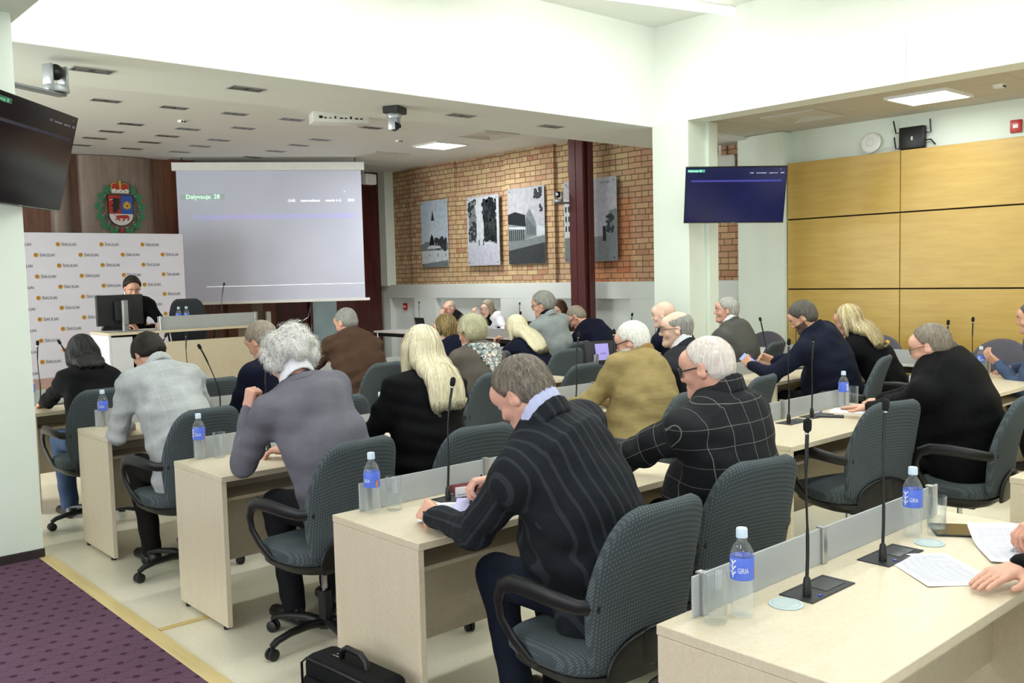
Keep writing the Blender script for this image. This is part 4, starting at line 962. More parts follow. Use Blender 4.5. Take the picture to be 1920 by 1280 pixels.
def paper(label, loc, rz, curl=0.0, w=.21, h=.297, lift=.0, tint=None, lines=24):
    r = thing('paper_sheet', label, 'paper', loc, rz); nx, ny = 6, 12; V = []; F = []
    def zf(x, y): t = (y/h+.5); return .0008 + curl*max(0, t-.45)**2*1.6 + lift*max(0, .5-t)**2 + .0015*math.sin(x*25+y*9)+.0015
    for j in range(ny+1):
        for i in range(nx+1): x, y = -w/2+w*i/nx, -h/2+h*j/ny; V.append((x, y, zf(x, y)))
    for j in range(ny):
        for i in range(nx): a = j*(nx+1)+i; F.append((a, a+1, a+nx+2, a+nx+1))
    n0 = len(V); V2 = V+[(x, y, z-.0007) for x, y, z in V]; F2 = F+[tuple(n0+q for q in f[::-1]) for f in F]
    G().add(V2, F2).build('sheet', tint or PAP, r, 60)
    g = G(); rn = random.Random(int(loc[0]*100))
    for k in range(lines):
        y = h/2-.03-k*(h-.06)/lines; e = w/2-.02-(rn.random()*.06 if k % 5 == 4 else 0)
        for q in range(6):
            x0 = -w/2+.02+(e+w/2-.02)*q/6; x1 = -w/2+.02+(e+w/2-.02)*(q+.93)/6
            g.add([(x0, y, zf(x0, y)+.0006), (x1, y, zf(x1, y)+.0006), (x1, y+.0022, zf(x1, y+.002)+.0006), (x0, y+.0022, zf(x0, y+.002)+.0006)], [(0, 1, 2, 3)])
    g.build('printed_lines', INK, r, 0, fix=False); return r
paper('printed sheet lying slanted on the nearest desk under the reader hand', (2.77, 1.21, .7505), -.67)
paper('printed sheet bundle curling up at the right edge of the nearest desk', (3.12, 1.12, .754), -.95, .09)
paper('white sheet before the striped suit man', (2.17, 2.84, .7505), -.72, .0, tint=None)
paper('lilac shaded sheet lying under the cuff of the striped suit man', (2.23, 2.72, .756), -.80, .05, tint=plain('paper_lilac', '#b9b8de', .7, .02, 6))  # lilac tint paints the shaded underside of the white sheet
paper('white sheet under the hands of the heavy man', (5.50, 2.92, .7505), .3); paper('sheet before the chairman on the rostrum', (3.86, PY+.36, 1.1505), .1, lines=0)
paper('sheet on the desk beyond the windowpane check collar', (4.40, 4.42, .7505), .2, lines=0)
paper('open papers on the desk under the brown jacket sleeve', (4.30, 7.55, .7505), .4, lines=6); paper('sheet held on the pale table before the long haired official', (9.25, 10.35, .7505), 1.6, lines=6)
for i, (x, y, lab) in enumerate(((2.20, 1.37, 'round pale blue coaster beside the bottle on the nearest desk'), (3.02, 1.345, 'round pale coaster near the two sheet bundle bottle'))):
    r = thing('coaster', lab, 'coaster', (x, y, .7502)); G().lathe([(0, .0), (.047, .0), (.048, .0015), (.047, .003), (0, .003)], 36).build('disc', plain('coaster_blue', '#b9c7c9', .35, .03, 12), r)
    G().lathe([(.036, .003), (.037, .0036), (.038, .003)], 36, closed=True).build('rim_line', plain('coaster_rim', '#94a6ad', .4), r)
def pen(label, loc, rz, col, tilt=0):
    r = thing('pen', label, 'pen', loc); r.rotation_euler = (0, tilt, rz)
    G().tube([(-.07, 0, 0), (-.062, 0, 0), (.055, 0, 0)], [.0015, .0042, .0042], 10).build('barrel', col, r); G().tube([(.055, 0, 0), (.07, 0, 0)], .0036, 8).build('cap', CHROME, r)
pen('blue pen lying before the heavy man', (5.28, 3.05, .7545), .3, plain('pen_blue', '#3b37b0', .35)); 
r = thing('name_card', 'small white card standing by the striped suit man microphone', 'card', (2.36, 2.99, .7502), -.3)
G().box(-.028, .028, -.002, .002, 0, .045, .0005).build('card', PAP, r); G().box(-.02, .02, -.0026, -.002, .012, .016).build('print', INK, r)
r = thing('red_case', 'small dark red folded case behind the microphone plate', 'case', (2.44, 3.07, .7502), -.2); G().box(-.06, .06, -.03, .03, 0, .03, .006, seg=2).build('body', plain('case_red', '#6d2026', .5), r)
G().box(-.058, .058, -.0305, -.03, .014, .016).build('seam', BLACK, r)
r = thing('reading_glasses', 'yellow green pad corner and folded dark glasses under the khaki sleeve', 'glasses', (4.36, 4.40, .7502), .4)
G().tube([(-.06, 0, .01), (-.03, 0, .02), (0, 0, .012), (.03, 0, .02), (.06, 0, .01)], .003, 6).build('frame', BLACK, r)
r = thing('notepad', 'lime green notepad under the folded hands of the khaki jacket man', 'notepad', (4.33, 4.28, .7502), .3); G().box(-.06, .06, -.05, .05, 0, .006, .001).build('cover', plain('lime', '#a8b04a', .6), r); G().box(-.058, .058, -.048, .048, .006, .008).build('pages', PAP, r)
# briefcase on the floor
r = thing('briefcase', 'black soft fabric briefcase with silver zip pull standing on the floor by the desk end', 'bag', (1.70, 2.80, .001), -1.50)
BAGM = fabric('bag_fabric', '#121314', .8, bmp=.3)
G().box(-.22, .22, -.075, .075, 0, .30, .035, seg=4).build('body', BAGM, r, 60); G().box(-.19, .19, -.098, -.07, .02, .235, .018, seg=3).build('front_pocket', BAGM, r, 60)
G().tube([(-.215, -.078, .05), (-.215, -.078, .27), (-.18, -.078, .296), (.18, -.078, .296), (.215, -.078, .27), (.215, -.078, .05)], .005, 6).build('piping', BLACK, r, 60)
G().tube([(-.075, 0, .295), (-.07, 0, .325), (-.04, 0, .345), (.04, 0, .345), (.07, 0, .325), (.075, 0, .295)], .012, 10).build('handle', BLACK, r, 60)
zp = G().box(-.006, .006, -.106, -.100, .20, .235, .001); zp.box(-.115, -.075, -.012, -.004, .301, .306, .001).box(-.112, -.078, .004, .010, .301, .306, .001); zp.build('zip_pull', CHROME, r)
# ================================================================ PEOPLE: signed-distance bodies meshed with surface nets
def nv(v):
    v = np.asarray(v, float); return v/(np.linalg.norm(v)+1e-12)
def cone(a, b, ra, rb, k=.02, op='u', flat=None):
    """tapered capsule; flat=(axis, f) squeezes it to f along that axis"""
    return dict(t='c', a=np.array(a, float), b=np.array(b, float), ra=ra, rb=rb, k=k, op=op, flat=flat)
def ell(c, r, k=.02, op='u', R=None):
    return dict(t='e', c=np.array(c, float), r=np.array(r, float), k=k, op=op, R=R)
def half(p, n, k=.01, op='i'):
    """half space kept on the side n points away from"""
    return dict(t='h', p=np.array(p, float), n=nv(n), k=k, op=op)
def dist(pr, P):
    if pr['t'] == 'c':
        a, b = pr['a'], pr['b']; Q = P
        if pr['flat']:
            n = nv(pr['flat'][0]); f = 1/pr['flat'][1]-1
            Q = P + ((P-a) @ n)[..., None]*n*f; b = b + n*((b-a) @ n)*f
        ab = b-a; L = ab @ ab + 1e-12; t = np.clip(((Q-a) @ ab)/L, 0, 1)
        d = np.linalg.norm(Q-a-t[..., None]*ab, axis=-1) - (pr['ra']+(pr['rb']-pr['ra'])*t)
        return d
    if pr['t'] == 'e':
        Q = P-pr['c']
        if pr['R'] is not None: Q = Q @ pr['R']
        k0 = np.linalg.norm(Q/pr['r'], axis=-1); k1 = np.linalg.norm(Q/pr['r']**2, axis=-1)+1e-9
        return k0*(k0-1)/k1
    return (P-pr['p']) @ pr['n']
def smin(a, b, k):
    h = np.clip(.5+.5*(b-a)/k, 0, 1); return b+(a-b)*h-k*h*(1-h)
def comb(D, d, pr):
    if pr['op'] == 'u': return smin(D, d, pr['k'])
    if pr['op'] == 's': return -smin(-D, d, pr['k'])
    return -smin(-D, -d, pr['k'])
def field(prims, P):
    D = np.full(P.shape[:-1], 9.0)
    for pr in prims: D = comb(D, dist(pr, P), pr)
    return D
def bounds(prims):
    lo = np.full(3, 9e9); hi = -lo
    for p in prims:
        if p['op'] != 'u': continue
        pts, r = ((p['a'], p['b']), max(p['ra'], p['rb'])) if p['t'] == 'c' else ((p['c'],), max(p['r']))
        for q in pts: lo = np.minimum(lo, q-r); hi = np.maximum(hi, q+r)
    return lo, hi
def snet(prims, h, noise=None):
    lo, hi = bounds(prims); lo = lo-h*3; hi = hi+h*3
    n = np.ceil((hi-lo)/h).astype(int)+1
    ax = [lo[i]+h*np.arange(n[i]) for i in range(3)]
    D = np.full(tuple(n), .5, np.float64)
    for p in prims:
        if p['t'] == 'h': sl = (slice(None),)*3
        else:
            pts, r = ((p['a'], p['b']), max(p['ra'], p['rb'])) if p['t'] == 'c' else ((p['c'],), max(p['r']))
            m = r+p['k']*1.5+h*3; a = np.min(pts, axis=0)-m; b = np.max(pts, axis=0)+m
            i0 = np.clip(np.floor((a-lo)/h).astype(int), 0, n); i1 = np.clip(np.ceil((b-lo)/h).astype(int)+1, 0, n)
            if (i1 <= i0).any(): continue
            sl = tuple(slice(i0[i], i1[i]) for i in range(3))
        P = np.stack(np.meshgrid(*[ax[i][sl[i]] for i in range(3)], indexing='ij'), -1)
        D[sl] = comb(D[sl], dist(p, P), p)
    if noise is not None:
        P = np.stack(np.meshgrid(*ax, indexing='ij'), -1); mk = np.abs(D) < h*4
        D[mk] += noise(P[mk])
    I = D < 0
    c = np.zeros(tuple(n-1), int)
    for dx in (0, 1):
        for dy in (0, 1):
            for dz in (0, 1): c += I[dx:n[0]-1+dx, dy:n[1]-1+dy, dz:n[2]-1+dz]
    act = (c > 0) & (c < 8); idx = -np.ones(act.shape, int); cells = np.argwhere(act); idx[act] = np.arange(len(cells))
    acc = np.zeros((len(cells), 3)); cnt = np.zeros(len(cells)); cor = [(i, j, k) for i in (0, 1) for j in (0, 1) for k in (0, 1)]
    Dc = {q: D[cells[:, 0]+q[0], cells[:, 1]+q[1], cells[:, 2]+q[2]] for q in cor}
    for p in cor:
        for d in range(3):
            if p[d]: continue
            q = list(p); q[d] = 1; q = tuple(q); a, b = Dc[p], Dc[q]; s = (a < 0) != (b < 0)
            t = np.where(s, a/(a-b+1e-12), 0); pt = np.array(p, float)[None]+t[:, None]*np.eye(3)[d][None]
            acc[s] += pt[s]; cnt[s] += 1
    V = lo + h*(cells + acc/np.maximum(cnt, 1)[:, None]); F = []
    for d in range(3):
        e = [0, 0, 0]; e[d] = 1
        A = I[tuple(slice(0, n[i]-e[i]) for i in range(3))]; B = I[tuple(slice(e[i], n[i]) for i in range(3))]
        ed = np.argwhere(A != B); u, v = [(1, 2), (2, 0), (0, 1)][d]
        ok = (ed[:, u] > 0) & (ed[:, v] > 0) & (ed[:, u] < n[u]-1) & (ed[:, v] < n[v]-1) & (ed[:, d] < n[d]-1); ed = ed[ok]
        U, W = np.zeros(3, int), np.zeros(3, int); U[u] = 1; W[v] = 1
        q = np.stack([idx[tuple((ed-x).T)] for x in (0*U, U, U+W, W)], 1)
        fl = A[tuple(ed.T)]; q[~fl] = q[~fl][:, ::-1]; F.append(q)
    F = np.concatenate(F); F = F[(F >= 0).all(1)]
    return V, F
def relax(V, F, it=1, lam=.5):
    e = np.concatenate([F[:, [0, 1]], F[:, [1, 2]], F[:, [2, 3]], F[:, [3, 0]]]); e = np.concatenate([e, e[:, ::-1]])
    for _ in range(it):
        s = np.zeros_like(V); c = np.zeros(len(V)); np.add.at(s, e[:, 0], V[e[:, 1]]); np.add.at(c, e[:, 0], 1); V = V+(s/np.maximum(c, 1)[:, None]-V)*lam
    return V
def rough_edge(amp):
    r = np.random.RandomState(8); K = r.normal(size=(9, 3))*230; ph = r.uniform(0, 6.28, 9)
    return lambda P: amp*np.sin(P @ K.T+ph).sum(-1)/3
def quads(name, parts, mats, parent=None):
    """parts: list of (V,F,matidx array or int)"""
    V = []; F = []; M_ = []; o = 0
    for v, f, m in parts:
        V.append(v); F.append(f+o); o += len(v); M_.append(np.full(len(f), m) if np.isscalar(m) else m)
    V = np.concatenate(V); F = np.concatenate(F); M_ = np.concatenate(M_).astype(np.int32)
    me = bpy.data.meshes.new(name); me.vertices.add(len(V)); me.vertices.foreach_set('co', V.astype(np.float32).ravel())
    me.loops.add(F.size); me.loops.foreach_set('vertex_index', F.astype(np.int32).ravel()); me.polygons.add(len(F))
    me.polygons.foreach_set('loop_start', np.arange(0, F.size, 4, dtype=np.int32)); me.polygons.foreach_set('loop_total', np.full(len(F), 4, np.int32))
    for m in mats: me.materials.append(m)
    me.polygons.foreach_set('material_index', M_); me.update(calc_edges=True); me.validate(); me.shade_smooth()
    ob = bpy.data.objects.new(name, me); COL.objects.link(ob)
    if parent: ob.parent = parent
    return ob
def skin(name, hexc):
    if name in MC: return MC[name]
    m, t, p = nt(name); c = lin(hexc); v = coords(t); n = noise_tex(t, v, 14, 4)
    red = (c[0]*1.02, c[1]*.86, c[2]*.82, 1)
    t.links.new(mixc(t, .35, ramp(t, n, [(.3, shade(c, .93)), (.7, shade(c, 1.06))]), ramp(t, noise_tex(t, v, 7, 2), [(.35, red), (.6, c)])), p.inputs['Base Color'])
    setp(p, rough=.48, sss=.06); p.inputs['Subsurface Radius'].default_value = (.01, .004, .002); bump(t, p, noise_tex(t, v, 220, 3), .12, .003); MC[name] = m; return m
def hairmat(name, h1, h2, rough=.45, sc=(60, 60, 6)):
    if name in MC: return MC[name]
    m, t, p = nt(name); v = coords(t, sc); n = noise_tex(t, v, 2.2, 5, .65)
    t.links.new(ramp(t, n, [(.34, lin(h1)), (.66, lin(h2))]), p.inputs['Base Color']); setp(p, rough=rough, spec=.35); bump(t, p, n, .5, .01); MC[name] = m; return m
EYEW = plain('eye_white', '#cfc8c0', .3); IRIS = plain('iris_dark', '#2a2320', .2); LIPM = plain('lip', '#a8605a', .5)
def Rm(pitch, yaw, roll):
    """columns: right, forward, up. pitch>0 nods down, yaw>0 turns right"""
    cp, sp, cy, sy, cr, sr = math.cos(pitch), math.sin(pitch), math.cos(yaw), math.sin(yaw), math.cos(roll), math.sin(roll)
    Rx = np.array([[1, 0, 0], [0, cp, sp], [0, -sp, cp]]); Rz = np.array([[cy, sy, 0], [-sy, cy, 0], [0, 0, 1]]); Ry = np.array([[cr, 0, sr], [0, 1, 0], [-sr, 0, cr]])
    return Rz @ Rx @ Ry
def head_prims(w=1.0, jaw=1.0, fem=False):
    j = jaw
    p = [ell((0, -.014, .030), (.077*w, .099, .092), .02), cone((0, .026, .0), (0, .048, -.078), .066*w, .038*j, .03)]
    for s in (-1, 1):
        p += [cone((s*.050*w, -.002, -.045), (s*.020, .064, -.092), .024*j, .020*j, .025), ell((s*.040*w, .058, -.028), (.026, .026, .024), .02)]
    p += [cone((-.036, .074, .030), (.036, .074, .030), .013, .013, .018), ell((0, .070, .050), (.055, .030, .035), .03)]
    for s in (-1, 1): p += [ell((s*.033, .100, .008), (.017, .016, .013), .012, 's')]
    for s in (-1, 1): p += [ell((s*.032, .0775, .007), (.0145, .0145, .0135), .002)]
    nl = .9 if fem else 1.0
    p += [cone((0, .088, .016), (0, .106*nl+.012*(1-nl), -.024), .0085, .0125*nl, .012)]
    for s in (-1, 1): p += [ell((s*.011, .097, -.030), (.0085, .011, .008), .008)]
    p += [cone((-.020, .0875, -.056), (.020, .0875, -.056), .0065, .0065, .008), cone((-.016, .0865, -.067), (.016, .0865, -.067), .0075, .0075, .008), ell((0, .080, -.094), (.022, .019, .017), .02)]
    for s in (-1, 1):
        R = Rm(0, s*.35, 0); R = R @ np.array([[1, 0, 0], [0, math.cos(.25), -math.sin(.25)], [0, math.sin(.25), math.cos(.25)]])
        p += [ell((s*.081*w, -.008, .0), (.010, .020, .034), .006, 'u', R), ell((s*.083*w, -.012, -.020), (.010, .012, .014), .008), ell((s*.093*w, .0, .004), (.009, .010, .018), .006, 's', R)]
    return p
def hand_prims(wr, d, n, pose='relax', side=1, sc=1.0):
    """wr wrist, d finger direction, n palm normal; side=+1 right hand"""
    d = nv(d); n = np.asarray(n, float); n = nv(n-d*(n @ d)); s = np.cross(d, n)*side      # s points to the little finger side
    wr = np.asarray(wr, float); C = {'flat': (.10, .08, .05), 'relax': (.45, .45, .3), 'hold': (.75, .8, .5), 'fist': (1.35, 1.5, 1.0), 'point': (.3, .3, .2)}[pose]
    P = []; base = wr+d*.015*sc
    for q in (-.026, -.009, .009, .026):
        P.append(cone(base+s*q*.75*sc, wr+d*.088*sc+s*q*1.12*sc, .0155*sc, .0125*sc, .012))
    P.append(cone(wr-d*.03*sc, wr+d*.02*sc, .026*sc, .026*sc, .012, flat=(n, .78)))
    for i, (q, l) in enumerate(((-.030, .92), (-.010, 1.0), (.010, .95), (.029, .76))):
        p = wr+d*.090*sc+s*q*1.05*sc; a = .0; dd = d; lens = (.042*l, .027*l, .021*l); rr = (.0095, .0088, .0080, .0070)
        cv = [C[0]+.06*i, C[1], C[2]]
        if pose == 'point' and i > 0: cv = [1.1, 1.3, .9]
        spread = s*(q*1.6)
        for k in range(3):
            a += cv[k]; dk = nv(d*math.cos(a)+n*math.sin(a)+spread*math.cos(a)); e = p+dk*lens[k]*sc; P.append(cone(p, e, rr[k]*sc, rr[k+1]*sc, .004)); p = e
    t0 = wr+d*.022*sc-s*.022*sc; tc = {'flat': .1, 'relax': .35, 'hold': .7, 'fist': 1.1, 'point': .8}[pose]
    t1 = t0+nv(d*.62-s*.75*(1-tc*.45)+n*(.25+tc*.5))*.044*sc; t2 = t1+nv(d*.9-s*.30*(1-tc)+n*(.2+tc*.3)+s*.25*tc)*.030*sc; t3 = t2+nv(d*.95+n*.2*tc+s*.35*tc)*.024*sc
    P += [cone(t0, t1, .0155*sc, .0115*sc, .010), cone(t1, t2, .0112*sc, .0098*sc, .005), cone(t2, t3, .0098*sc, .0080*sc, .005)]
    return P
def ik(S, T, l1, l2, pole):
    S, T = np.array(S, float), np.array(T, float); v = T-S; L = np.linalg.norm(v); m = (l1+l2)*.995
    if L > m: T = S+v/L*m; v = T-S; L = m
    a = (l1*l1-l2*l2+L*L)/(2*L); h = math.sqrt(max(l1*l1-a*a, 0)); u = v/L; p = np.array(pole, float); p = nv(p-u*(p @ u))
    return S+u*a+p*h, T
def wrinkle(amp, seed=0):
    r = np.random.RandomState(seed); K = r.normal(size=(7, 3))*np.array([13, 13, 30]); ph = r.uniform(0, 6.28, 7); K2 = r.normal(size=(4, 3))*9
    def f(P):
        w = np.sin(P @ K2.T).sum(-1)*.8; s = 0
        for k, q in zip(K, ph): s = s+np.sin(P @ k+q+w)
        return amp*s/2.6
    return f
def strands(prims, V, n, length, step, wid, mat, parent, name='hair_strands', whorl=(0, -.05, .12), down=.0, grav=(0, 0, -1), jit=.25, curl=0, lift=.001, seed=1, hc=None, HR=None, sel=None, flow=None):
    """thin tapering locks combed over the hair surface"""
    r = np.random.RandomState(seed); idx = np.arange(len(V)) if sel is None else np.nonzero(sel)[0]
    P = V[r.choice(idx, n)].copy(); K = max(3, int(length/step)); pts = [P.copy()]; J = r.normal(size=(n, 3))*jit
    wh = hc+HR @ np.array(whorl); g = np.array(grav, float); ph = r.uniform(0, 6.28, n); lf = np.abs(r.normal(size=n))*lift; N = []
    def grad(Q):
        e = 1e-3; return np.stack([field(prims, Q+np.eye(3)[i]*e)-field(prims, Q-np.eye(3)[i]*e) for i in range(3)], -1)/(2*e)
    for k in range(K):
        gr = grad(P); gr /= np.linalg.norm(gr, axis=-1, keepdims=True)+1e-9; N.append(gr)
        d = (P-wh); d /= np.linalg.norm(d, axis=-1, keepdims=True)+1e-9
        d = d*(1-down)+g*down+J
        if flow is not None: d = d+flow
        if curl: d = d+curl*np.stack([np.sin(ph+k*1.1), np.cos(ph*1.3+k*1.2), np.sin(ph*.7+k*.9)], -1)
        d -= gr*(d*gr).sum(-1, keepdims=True); d /= np.linalg.norm(d, axis=-1, keepdims=True)+1e-9
        P = P+d*step; f = field(prims, P); P = P-(f-lf-.0008*k*lift*300)[:, None]*gr*.9; pts.append(P.copy())
    N.append(N[-1]); pts = np.stack(pts, 1); N = np.stack(N, 1); T = np.gradient(pts, axis=1); Sd = np.cross(T, N); Sd /= np.linalg.norm(Sd, axis=-1, keepdims=True)+1e-9
    tw = np.linspace(1, .25, K+1)[None, :, None]*wid*(.6+.8*r.rand(n))[:, None, None]; tw[:, 0] *= .5
    A = pts-Sd*tw; B = pts+Sd*tw; VV = np.concatenate([A.reshape(-1, 3), B.reshape(-1, 3)]); m = n*(K+1)
    i = (np.arange(n)[:, None]*(K+1)+np.arange(K)[None]).ravel(); F = np.stack([i, i+1, i+1+m, i+m], 1)
    return VV, F

def person(spec):
    """spec in world coordinates; the body is built in a local frame at the hips"""
    s = dict(z=.55, heading=0, pitch=.3, yaw=0, roll=0, bulk=1.0, sw=.190, res=.013, hres=.0065, fem=False, sc=1.0, jaw=1.0, hw=1.0, hl='relax', hr='relax', legs=True, sm=1.0, wr=1.7, collar=None, hair=None,
             skin=('skin_fair', '#cf9d86'), trousers='#15161a', shoes=True, feet=.34, floor=0, seed=0, neck=.052, tdir=None)
    s.update(spec); x0, y0 = s['hip']; a = s['heading']; ca, sa = math.cos(a), math.sin(a)
    RX = np.array([[ca, -sa, 0], [sa, ca, 0], [0, 0, 1]])      # world -> local rotation (heading measured from +Y towards +X)
    def L(p): q = np.array(p, float)-np.array([x0, y0, s['floor']]); return RX @ q
    def Ld(v): return RX @ np.array(v, float)
    sc = s['sc']; H = L(s['head']); HR = Rm(s['pitch'], s['yaw'], s['roll']); up = HR[:, 2]; z0 = s['z']
    body = tag(bpy.data.objects.new('person', None), None)
    bpy.data.objects.remove(body)
    SK = skin(*s['skin']); hip = np.array([0, 0, z0])
    N = H-up*.085*sc-HR[:, 1]*.018*sc + np.array([0, -.02, -.055])*sc             # base of the neck (C7 region)
    spine = N-hip; sl = np.linalg.norm(spine); su = spine/sl; tw = s.get('twist', 0)
    right = nv(np.array([math.cos(tw), -math.sin(tw), 0])-su*(su @ np.array([math.cos(tw), -math.sin(tw), 0]))); fwd = np.cross(su, right); fwd = nv(fwd)
    if fwd[1] < 0: fwd = -fwd
    mid = hip+spine*.5-fwd*.035; ch = hip+spine*.80-fwd*.012; b = s['bulk']; sw = s['sw']*sc
    sh = {q: N+right*q*(sw-.01)-su*.078*sc+fwd*.012 for q in (-1, 1)}
    # ---- arms
    ARM = {}
    for q, key in ((-1, 'L'), (1, 'R')):
        w = s.get('w'+key); 
        if w is None: w = hip+np.array([q*.17, .34, .16]); 
        else: w = L(w)
        pole = Ld(s['p'+key]) if s.get('p'+key) is not None else right*q*.7-su*.9-fwd*.35
        E, Wt = ik(sh[q]+right*q*.012-su*.01, w, .295*sc, .270*sc, pole); fd = Ld(s['f'+key]) if s.get('f'+key) is not None else Wt-E
        pn = Ld(s['n'+key]) if s.get('n'+key) is not None else np.array([-q*.25, -.1, -1.0])
        ARM[key] = (E, Wt, nv(fd), nv(pn), q)
    # ---- body (skin): head and neck fine, trunk and limbs coarse, hands fine
    hp = head_prims(s['hw'], s['jaw'], s['fem']); G_ = []
    for p in hp:
        p = dict(p)
        if p['t'] == 'c': p['a'] = H+HR @ p['a']*sc; p['b'] = H+HR @ p['b']*sc; p['ra'] *= sc; p['rb'] *= sc
        else: p['c'] = H+HR @ p['c']*sc; p['r'] = p['r']*sc; p['R'] = HR if p['R'] is None else HR @ p['R']
        p['k'] *= sc; G_.append(p)
    nk = [cone(H+HR @ np.array([0, -.028, -.030])*sc, N+np.array([0, .01, .0]), s['neck']*sc, (s['neck']+.012)*sc, .02), cone(N, N-su*.10, s['neck']*sc+.01, .06, .03)]
    trunk = [cone(hip, mid, .10, .10, .05), cone(mid, ch, .10, .11, .05), cone(ch, N, .10, .05, .05), cone(sh[-1]-right*-.03, sh[1]-right*.03, .045, .045, .05)]
    for q, key in ((-1, 'L'), (1, 'R')):
        E, Wt, fd, pn, _ = ARM[key]; trunk += [cone(sh[q], E, .042, .034, .03), cone(E, Wt, .034, .024, .02), cone(Wt, Wt+fd*.02, .024, .024, .01)]
    kn = {}; ft = {}
    fo = s['feet']
    for q in (-1, 1):
        kx = q*s.get('spread', .13); kn[q] = np.array([kx, .43*sc, z0-.03]); ft[q] = np.array([kx*1.0, fo+(.04*q if not s.get('fem') else 0), .09])
        trunk += [cone(hip+np.array([q*.09, .03, -.03]), kn[q], .07, .05, .04), cone(kn[q], ft[q], .048, .035, .02)]
    v1, f1 = snet(G_+nk, s['hres']); v1 = relax(v1, f1, 1, .35); v2, f2 = snet(trunk, .02)
    loc = (v1-H) @ HR/sc; fc = loc[f1].mean(1); mi = np.zeros(len(f1), int)
    for q in (-1, 1):
        e = fc-np.array([q*.032, .0, .007]); r2 = np.hypot(e[:, 0], e[:, 2]); m = (fc[:, 1] > .083) & (np.abs(e[:, 0]) < .0125) & (np.abs(e[:, 2]) < .0062)
        mi[m] = 3; mi[m & (r2 < .0058)] = 4
        br = (fc[:, 1] > .066) & (np.abs(e[:, 0]) < .021) & (np.abs(fc[:, 2]-.030+np.abs(e[:, 0])*.15) < .0042); mi[br] = 2
    lp = (fc[:, 1] > .084) & (np.abs(fc[:, 0]) < .0215) & (fc[:, 2] < -.050) & (fc[:, 2] > -.073) ; mi[lp] = 1
    if s.get('beard'):
        bd = (fc[:, 2] < -.030-.25*np.maximum(0, fc[:, 1]-.09)) & (fc[:, 1] > -.005) & (fc[:, 2] > -.125) & ~lp & (loc[f1].mean(1)[:, 1] > (-.03-fc[:, 2])*.0); mi[bd & (mi == 0)] = 5
    parts = [(v1, f1, mi), (v2, f2, 0)]
    hh = max(.0042, s['hres']*.72)
    for key in ('L', 'R'):
        E, Wt, fd, pn, q = ARM[key]; vv, ff = snet(hand_prims(Wt, fd, pn, s['h'+key.lower()], q, sc*s['sm']), hh); parts.append((vv, ff, 0))
    hm = s['hair'][1] if s['hair'] else hairmat('hair_grey_stub', '#6d6762', '#8f8a84')
    bm = s.get('beardmat') or hm
    root = quads('person', parts, [SK, LIPM, s.get('brow') or hm, EYEW, IRIS, bm]); tag(root, s['label'], 'person')
    root.location = (x0, y0, s['floor']); root.rotation_euler = (0, 0, -a)
    # ---- jacket / jumper
    jr = s.get('jr', 1.0); jk = []
    fl = (fwd, .74+.10*max(0, b-1)); w1 = .187*b; w2 = .186*b
    for q in (-1, 1): jk.append(cone(hip+right*q*.055*b-su*.02, mid+right*q*.045*b, .115*b, .112*b, .06))
    jk += [cone(hip+np.array([0, -.02, -.015]), mid, w1*1.05, w1*1.04, .05, flat=fl), cone(mid, ch-su*.02, w1, w2, .05, flat=fl), cone(ch, N-su*.09, w2, .135, .05, flat=(fwd, .70)), cone(sh[-1]+right*.02+su*.012, sh[1]-right*.02+su*.012, .068*jr, .068*jr, .05)]
    if s.get('suit'): jk += [cone(sh[q]+su*.012-right*q*.03, sh[q]+right*q*.012+su*.002, .062, .060, .03) for q in (-1, 1)]+[cone(hip+np.array([-.07*b, -.05, -.09]), hip+np.array([.07*b, -.05, -.09]), .13*b, .13*b, .05, flat=((0, 1, 0), .75))]
    if b > 1.08: jk.append(ell(hip+spine*.32+fwd*.07*b, (.17*b, .15*b, .19), .06))
    for q in (-1, 1): jk.append(cone(N+right*q*.035-su*.025, sh[q]-right*q*.02+su*.016, .046*jr, .056*jr, .06))
    jk.append(cone(N*.5+sh[-1]*.5-su*.075-fwd*.030, N*.5+sh[1]*.5-su*.075-fwd*.030, .088*jr, .088*jr, .07))
    if s.get('fem'): jk += [ell(ch+fwd*.085-su*.04+right*q*.06, (.06, .055, .06), .04) for q in (-1, 1)]
    bulk_a = s.get('arm', 1.0)
    for key in ('L', 'R'):
        E, Wt, fd, pn, q = ARM[key]; cu = Wt-nv(Wt-E)*.010; jk += [cone(sh[q], E, .067*bulk_a, .054*bulk_a, .045), cone(E, cu, .053*bulk_a, .038*bulk_a, .03)]
    if s.get('hem', True):
        jk += [cone(hip+np.array([-.06*b, -.03, -.03]), hip+np.array([.06*b, -.03, -.03]), .135*b, .135*b, .05, flat=((0, 1, 0), .9))]
    cs = s.get('cloth')
    jk.append(cone(N+np.array([0, .035, .045]), N+np.array([0, .05, .12]), .055, .06, .012, 's'))
    base_n = wrinkle(.0040*s['wr'], s['seed']); rr_ = np.random.RandomState(s['seed']+50); ph_ = rr_.uniform(0, 6, 6)
    def folds(P_):
        o = base_n(P_)
        for i_, key in enumerate(('L', 'R')):
            E, Wt = ARM[key][0], ARM[key][1]; u_ = nv(Wt-sh[ARM[key][4]]); q_ = P_-E; r2 = (q_*q_).sum(-1)
            o = o+.0048*s['wr']/1.7*np.exp(-r2/.016)*np.sin((q_ @ u_)*95+2.2*np.sin(q_ @ np.array([22, 9, 17])+ph_[i_])+ph_[i_+2])
            A_ = sh[ARM[key][4]]-su*.07+fwd*.02; q_ = P_-A_; r2 = (q_*q_).sum(-1); o = o+.0035*np.exp(-r2/.012)*np.sin((q_ @ nv(u_+su))*80+1.5*np.sin(q_ @ np.array([14, 19, 8]))+ph_[4])
